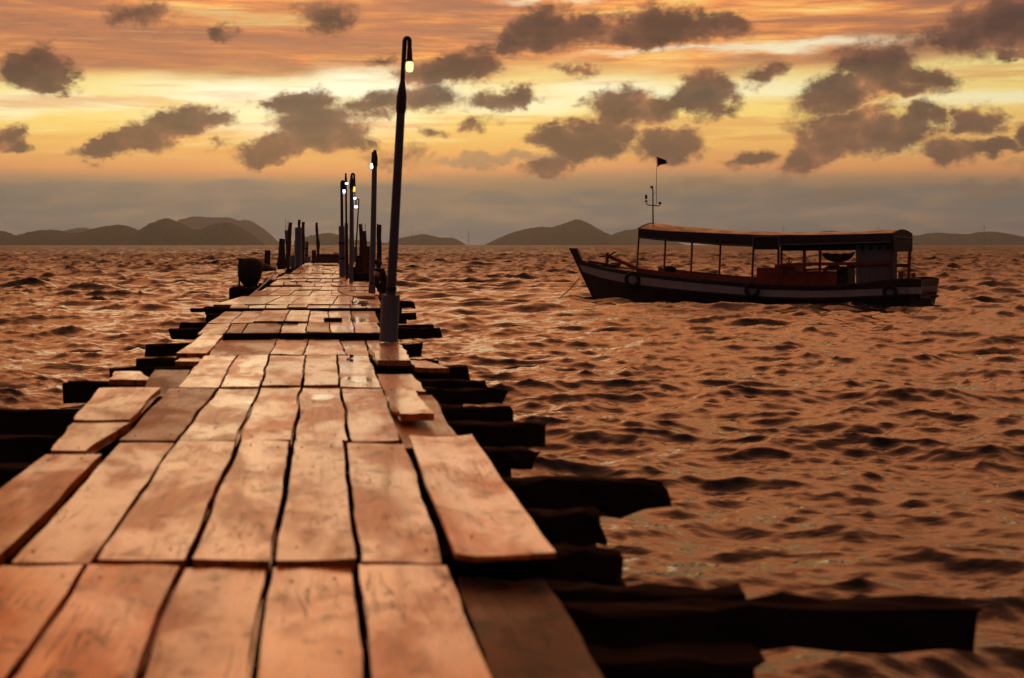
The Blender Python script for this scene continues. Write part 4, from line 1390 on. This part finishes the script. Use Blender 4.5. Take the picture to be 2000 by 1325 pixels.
# foredeck
rr = []
for i in range(9):
    s0 = L_bow * (.80 + .19 * i / 8)
    b = beam_w(s0) * .93
    rr.append([bp(s0, -b, sheer(s0) - .03), bp(s0, 0, sheer(s0) + .03), bp(s0, b, sheer(s0) - .03)])
MB().loft(rr, False, False, True).build('foredeck', M_RED, BOAT)


def bpx(px, py, t):
    s_ = bs(px, t)
    return bp(s_, t, bz(px, py, t))


# bow bitt and anchor timber
MB().beam(bpx(1185, 524, -.05), bpx(1186, 494, -.05), .10, .16, seed=401, seg=4).build('bow_bitt', M_RED, BOAT)
MB().beam(bpx(1174, 519, -.3), bpx(1206, 520, -.3), .12, .12, seed=402, seg=4).build('bitt_crosspiece', M_CAP, BOAT)
MB().beam(bpx(1150, 511, -.35), bpx(1182, 516, -.45), .08, .08, seed=405, seg=4).build('bow_cleat', M_CAP, BOAT)
anc = empty('anchor', bpx(1205, 512, .1), 'iron anchor lying on a timber across the bow of the boat', 'anchor')
MB().beam(bpx(1190, 501, .1), bpx(1240, 523, -.1), .10, .12, seed=403, seg=5).build('stock', M_RED, anc)
MB().tube([bpx(1170, 502, .2), bpx(1180, 501, .2), bpx(1190, 500, .2), bpx(1197, 495, .2), bpx(1205, 492, .2)], [.02, .03, .035, .03, .012], 8).build('fluke', M_BLACK, anc)
MB().tube([bpx(1190, 498, .1), bpx(1215, 511, .0)], .025, 8).build('shank', M_BLACK, anc)
MB().ball(bpx(1202, 517, .0), (.22, .16, .08), 10, 6).build('rope_coil', M_ROPE, label='coil of rope heaped on the boat foredeck behind the bitt', cat='rope coil', origin=bpx(1202, 519, 0))

# canopy
ridge = prof_fn([(1278, 436.5), (1310, 440), (1350, 444), (1430, 450), (1490, 453), (1570, 454), (1660, 453), (1720, 450), (1762, 448)], 0.0)
vtop = prof_fn([(1247, 447), (1290, 451.5), (1390, 456), (1490, 460), (1600, 459.5), (1680, 458), (1741, 456)], -1.16)
vbot = prof_fn([(1245, 465), (1290, 470), (1350, 475), (1410, 480), (1470, 482.5), (1522, 481), (1600, 479), (1680, 477), (1741, 475)], -1.10)
sF, sA = bs(1247, -1.16), bs(1741, -1.16)
NC = 34


def st(i):
    return sA + (sF - sA) * i / NC


rr = []
for i in range(NC + 1):
    s0 = st(i)
    rz, ez = ridge(s0), vtop(s0)
    ring = []
    for k in range(11):
        t = -1.16 + 2.16 * k / 10
        q = abs(t) / 1.16
        ring.append(bp(s0, t, rz + (ez - rz) * q ** 1.6 + .008 * math.sin(s0 * 5.2) * (1 - q)))
    under = [p - Vector((0, 0, .03)) for p in ring[::-1]]
    rr.append(ring + under)
# each roof sheet is a part of its own
for a in range(0, NC, 2):
    MB().loft(rr[a:a + 3], True, True, True).build('roof_sheet', M_ROOF, BOAT)
for side in (-1, 1):
    rr = []
    for i in range(NC + 1):
        s0 = st(i)
        wv = .012 * math.sin(s0 * 7.0)
        rr.append([bp(s0, side * 1.165, vtop(s0) + .012), bp(s0, side * (1.18 + wv * .3), (vtop(s0) + vbot(s0)) / 2), bp(s0, side * (1.185 + wv), vbot(s0)),
                   bp(s0, side * (1.17 + wv), vbot(s0)), bp(s0, side * 1.15, vtop(s0))])
    MB().loft(rr, True, True, True).build('valance', M_CANVAS, BOAT)
    MB().tube([bp(st(i), side * 1.198, vbot(st(i)) + .035) for i in range(NC + 1)], .014, 6).build('valance_trim', M_TRIM, BOAT)
# darker side flap and window frame in the middle
s0, s1 = bs(1471, -1.2), bs(1522, -1.2)
zf0, zf1 = bz(1496, 463, -1.2), bz(1496, 488, -1.2)
m2 = MB()
m2.loft([[bp(s, -1.205, zf0), bp(s, -1.22, zf0), bp(s, -1.22, zf1), bp(s, -1.205, zf1)] for s in (s0, (s0 + s1) / 2, s1)], True, True, False)
m2.build('window_flap', M_TARP, BOAT)
for (a, b_) in ((bp(s0, -1.23, zf0), bp(s1, -1.23, zf0)), (bp(s0, -1.23, zf0), bp(s0, -1.23, zf1)), (bp(s1, -1.23, zf0), bp(s1, -1.23, zf1 + .08))):
    MB().tube([a, b_], .014, 6).build('flap_frame', M_TRIM, BOAT)
# inner dark drop curtain behind the valance, stern half
rr = []
for i in range(12):
    s_ = bs(1525, -1.0) + (bs(1740, -1.0) - bs(1525, -1.0)) * i / 11
    zz = vbot(s_) + .04
    rr.append([bp(s_, -1.0, zz), bp(s_, -.98, zz), bp(s_, -.98, zz - .20 - .05 * i / 11), bp(s_, -1.0, zz - .20 - .05 * i / 11)])
MB().loft(rr, True, True, False).build('rolled_curtain', M_TARP, BOAT)
# stern gable
sg = sA - .02
gp = [bp(sg, t, (ridge(sA) + (vtop(sA) - ridge(sA)) * (abs(t) / 1.16) ** 1.6)) for t in np.linspace(-1.16, 1.16, 11)]
bt_ = [bp(sg, t, bz(1765, 492, 0)) for t in np.linspace(1.16, -1.16, 11)]
ring = gp + bt_
MB().loft([ring, [p - E1 * .04 for p in ring]], True, True, False).build('stern_curtain', M_TARP, BOAT)
MB().tube([bp(sg - .06, -1.16, bz(1745, 462, -1.16)), bp(sg - .06, 1.16, bz(1780, 466, 1.16))], .014, 6).build('gable_trim', M_TRIM, BOAT)
# front edge bow
MB().tube([bp(sF + .02, t, ridge(sF) + (vtop(sF) - ridge(sF)) * (abs(t) / 1.16) ** 1.6) for t in np.linspace(-1.16, 1.16, 11)], .025, 8).build('front_hoop', M_CAP, BOAT)

# posts
for (xt, yt, xb, yb, w) in [(1248, 466, 1243.5, 526, .055), (1300, 471, 1297, 530, .055), (1352, 476, 1349.5, 536, .055), (1407.5, 480, 1404.5, 543, .055), (1472, 484, 1468.5, 551, .06),
                            (1520.5, 486, 1519.5, 552, .06), (1526.5, 486, 1525.5, 552, .06), (1571, 480, 1570.5, 552, .08), (1602, 480, 1601, 552, .07)]:
    MB().beam(bpx(xb, yb, -.97), bpx(xt, yt - 6, -.97), w, w, seed=xt, seg=3, jit=.004).build('canopy_post', M_RED, BOAT)
for (xt, yt, xb, yb) in [(1777, 487, 1774, 546)]:
    MB().beam(bpx(xb, yb, .97), bpx(xt, yt - 4, .97), .085, .085, seed=xt, seg=3, jit=.004).build('canopy_post', M_RED, BOAT)
MB().beam(bpx(1746.5, 553, -1.0), bpx(1747, 476, -1.0), .13, .13, seed=5, seg=3, jit=.003).build('canopy_post', M_PANEL, BOAT)
MB().beam(bpx(1740.5, 553, -1.02), bpx(1741, 470, -1.02), .06, .06, seed=6, seg=3, jit=.003).build('canopy_post', M_RED, BOAT)

# cabin side of separate upright boards, aft
sa, sb = bs(1672, -.99), bs(1739, -.99)
nb = 8
for i in range(nb):
    s0 = sa + (sb - sa) * (i + .5) / nb
    w_ = abs(sb - sa) / nb * 1.0
    zt, zb = bz(1705, 478, -.99), sheer(s0)
    c = bp(s0, -.99 + (.012 if i % 2 else 0), (zt + zb) / 2)
    R = Matrix.Rotation(-TH, 3, 'Z')
    MB().box(c, (w_, .025, zt - zb), R).build('cabin_board', M_PANEL, BOAT)


def brail(x0, y0, x1, y1, t, w, h, mat, name='waist_rail'):
    MB().beam(bpx(x0, y0, t), bpx(x1, y1, t), w, h, seed=x0, seg=5, jit=.004).build(name, mat, BOAT)


brail(1525, 517.5, 1672, 515, -1.0, .05, .10, M_RED)
brail(1672, 514.5, 1740, 513.5, -1.035, .05, .12, M_RED)
brail(1750, 518.5, 1777, 519, .4, .06, .11, M_RED)
brail(1548, 521, 1550, 529, -.9, .05, .05, M_RED, 'stanchion')
brail(1570, 527, 1640, 526, -.9, .05, .07, M_RED)
brail(1654, 521, 1672, 521.5, -.8, .05, .10, M_RED)
# engine box
def bbox(x0, x1, y0, y1, t0, t1, mat, name):
    sa, sb = bs(x0, t0), bs(x1, t0)
    zt, zb = bz((x0 + x1) / 2, y0, t0), bz((x0 + x1) / 2, y1, t0)
    rr = [[bp(s, t0, zb), bp(s, t0, zt), bp(s, t1, zt), bp(s, t1, zb)] for s in (sa, (sa + sb) / 2, sb)]
    return MB().loft(rr, True, True, False).build(name, mat, BOAT)


bbox(1478, 1513, 523, 560, -.8, .1, M_ORANGE, 'engine_box')
bbox(1513, 1549, 517, 560, -.82, .2, M_ORANGE, 'engine_box')
bbox(1549, 1634, 530, 560, -.84, .2, M_ORANGE, 'engine_box')
bbox(1634, 1656, 521, 557, -.7, .1, M_BLACK, 'engine')
MB().tube([bpx(1610, 536, -.4), bpx(1612, 527, -.4), bpx(1622, 521, -.4), bpx(1636, 520, -.4), bpx(1640, 528, -.4)], .07, 8).build('exhaust_pipe', M_BLACK, BOAT)
MB().tube([bpx(1538, 516, -.3), bpx(1544, 504, -.3)], .018, 6).build('gear_lever', M_BLACK, BOAT)
MB().tube([bpx(1544, 516, -.3), bpx(1539, 505, -.3)], .018, 6).build('gear_lever', M_BLACK, BOAT)
MB().torus(bpx(1541, 509, -.32), .10, .012, Matrix.Rotation(-TH, 3, 'Z') @ Matrix.Rotation(math.radians(80), 3, 'X'), 14, 6).build('steering_wheel', M_BLACK, BOAT)
# slung hammock under the canopy
hm = empty('hammock', bpx(1636, 512, .3), 'dark hammock slung under the stern half of the boat canopy', 'hammock')
rr = []
for i in range(13):
    q = i / 12
    px = 1604 + (1670 - 1604) * q
    sag = 1 - (2 * q - 1) ** 2
    yt = 493 + 2.5 * sag + 1.2 * math.sin(i * 2.1); yb = 494 + 19 * sag ** .6
    rr.append([bpx(px, yt, .1), bpx(px, (yt + yb) / 2, -.02 - .2 * sag), bpx(px, yb, .15), bpx(px, yb, .35), bpx(px, (yt + yb) / 2, .5 + .2 * sag), bpx(px, yt, .4)])
MB().loft(rr, True, True, True).build('cloth', M_TARP, hm)
MB().tube([bpx(1604, 493, .25), bpx(1590, 484, .25)], .02, 6).build('cord', M_ROPE, hm)
MB().tube([bpx(1670, 493, .25), bpx(1684, 484, .25)], .02, 6).build('cord', M_ROPE, hm)

# bollards at the stern, transom, rudder
MB().beam(bpx(1759, 548, -.6), bpx(1759, 530, -.6), .115, .115, seed=11, seg=3, jit=.006).build('stern_bollard', M_RED, BOAT)
MB().beam(bpx(1783.5, 548, .6), bpx(1783.5, 533.5, .6), .115, .115, seed=12, seg=3, jit=.006).build('stern_bollard', M_RED, BOAT)
MB().beam(bpx(1800, 574, -.2), bpx(1827, 573, -.2), .07, .05, seed=13, seg=3).build('rudder_bracket', M_BLACK, BOAT)
MB().beam(bp(.3, 0, .10), bp(-.28, 0, .30), .30, .10, seed=14, seg=3, taper=.4).build('stern_step', M_HULL, BOAT)
MB().beam(bp(.4, -.9, .12), bp(-.16, -.6, .10), .5, .34, seed=15, seg=3, jit=.02).build('stern_platform', M_HULL, BOAT)

# mast with lights, flagpole with flag
mast = MB().tube([bpx(1275.5, 440, 0), bpx(1275.3, 402, 0), bpx(1275, 368, 0)], [.028, .024, .020], 10).build('mast', M_RUST, BOAT)
MB().tube([bpx(1262.5, 397, 0), bpx(1264, 400, 0), bpx(1269, 401, 0), bpx(1276, 401.5, 0), bpx(1286, 402.5, 0), bpx(1289, 400, 0), bpx(1289.5, 398, 0)], .018, 8).build('crossbar', M_RUST, mast)
MB().lathe(bpx(1262.2, 388.5, 0), [(.035, 0), (.042, .03), (.042, .06)], 10).build('lamp_base', M_BLACK, mast)
MB().lathe(bpx(1262, 389, 0) + Vector((0, 0, .0)), [(.040, 0), (.045, .02), (.045, .12), (.03, .15)], 10).build('red_lamp', M_REDLAMP, mast, label='red navigation lamp')
MB().box(bpx(1262.2, 393.5, 0), (.07, .07, .07)).build('lamp', M_BLACK, mast)
MB().box(bpx(1272.8, 366, 0), (.085, .07, .08)).build('lamp', M_BLACK, mast)
MB().box(bpx(1288.8, 397, 0), (.09, .07, .07), Matrix.Rotation(.2, 3, 'Y')).build('lamp', M_BLACK, mast)
MB().tube([bpx(1272.8, 366, 0), bpx(1275.2, 370, 0)], .012, 6).build('lamp_arm', M_BLACK, mast)
fp = MB().tube([bpx(1280.5, 401, 0), bpx(1282, 398, 0), bpx(1282, 360, 0), bpx(1283, 306, 0)], [.010, .010, .009, .007], 6).build('flagpole', M_RUST, BOAT)
MB().tube([bpx(1275.5, 381, 0), bpx(1282, 374, 0)], .007, 5).build('stay', M_RUST, fp)
fl = [(1283.5, 307), (1290, 309), (1296, 311.5), (1302, 313.5), (1300.5, 316), (1305, 318.5), (1297, 321), (1291, 322), (1287, 324), (1284, 327.5)]
f1 = [bpx(x, y, .04 * math.sin((x - 1283) * .3)) for x, y in fl]
f2 = [p + E2 * .006 for p in f1]
MB().loft([f1, f2], True, True, False).build('flag', M_FLAG, fp)

# tyres hung as fenders: top-level things
for (px, py, r, lab) in [(1235.5, 546, 15.5, 'black tyre fender hung near the bow of the boat'), (1469, 567, 15, 'black tyre fender hung amidships on the boat'), (1738, 570, 14, 'black tyre fender hung near the stern of the boat')]:
    s0 = bs(px, -HB)
    c0 = bpx(px, py, -beam_w(min(L_bow, s0)) - .10)
    k = c0.y / F
    RR = r * k
    t_ = empty('tyre', c0, lab, 'tyre', 'tyres hung along the hull')
    rot = Matrix.Rotation(-TH + (.35 if px < 1300 else 0), 3, 'Z') @ Matrix.Rotation(math.radians(90), 3, 'X')
    MB().torus(c0, RR * .78, RR * .25, rot, 24, 8).build('tread', M_RUBBER, t_)
    MB().tube([c0 + Vector((0, 0, RR * .8)), c0 + Vector((0, 0, RR * .8)) + E2 * .12 + Vector((0, 0, .22))], .014, 6).build('lashing', M_ROPE, t_)
# bundle behind the coaming
MB().ball(bpx(1307, 527, -.5), (.26, .22, .14), 12, 7).build('sack', M_TARP, label='dark sack lying by the second canopy post in the boat', cat='sack', origin=bpx(1307, 531, -.5))


def rope(name, pts, r, label):
    MB().tube(pts, r, 6).build(name, M_ROPE, label=label, cat='rope', origin=pts[0])


a = bpx(1132, 543, -.1)
bY = F * CAMH / (590 - 478)
b = Vector((X_(1070, bY), bY, -.1))
rope('anchor_rope', [a, a.lerp(b, .3) - Vector((0, 0, .10)), a.lerp(b, .6) - Vector((0, 0, .12)), a.lerp(b, .85) - Vector((0, 0, .08)), b], .016, 'anchor rope slanting from the boat bow down into the sea')
a = bpx(1128, 510, 0)
b = Vector((X_(1020, 62), 62, .1))
rope('mooring_line', [a, a.lerp(b, .35) - Vector((0, 0, .12)), a.lerp(b, .7) - Vector((0, 0, .12)), b], .006, 'thin mooring line running level from the stem to the left')
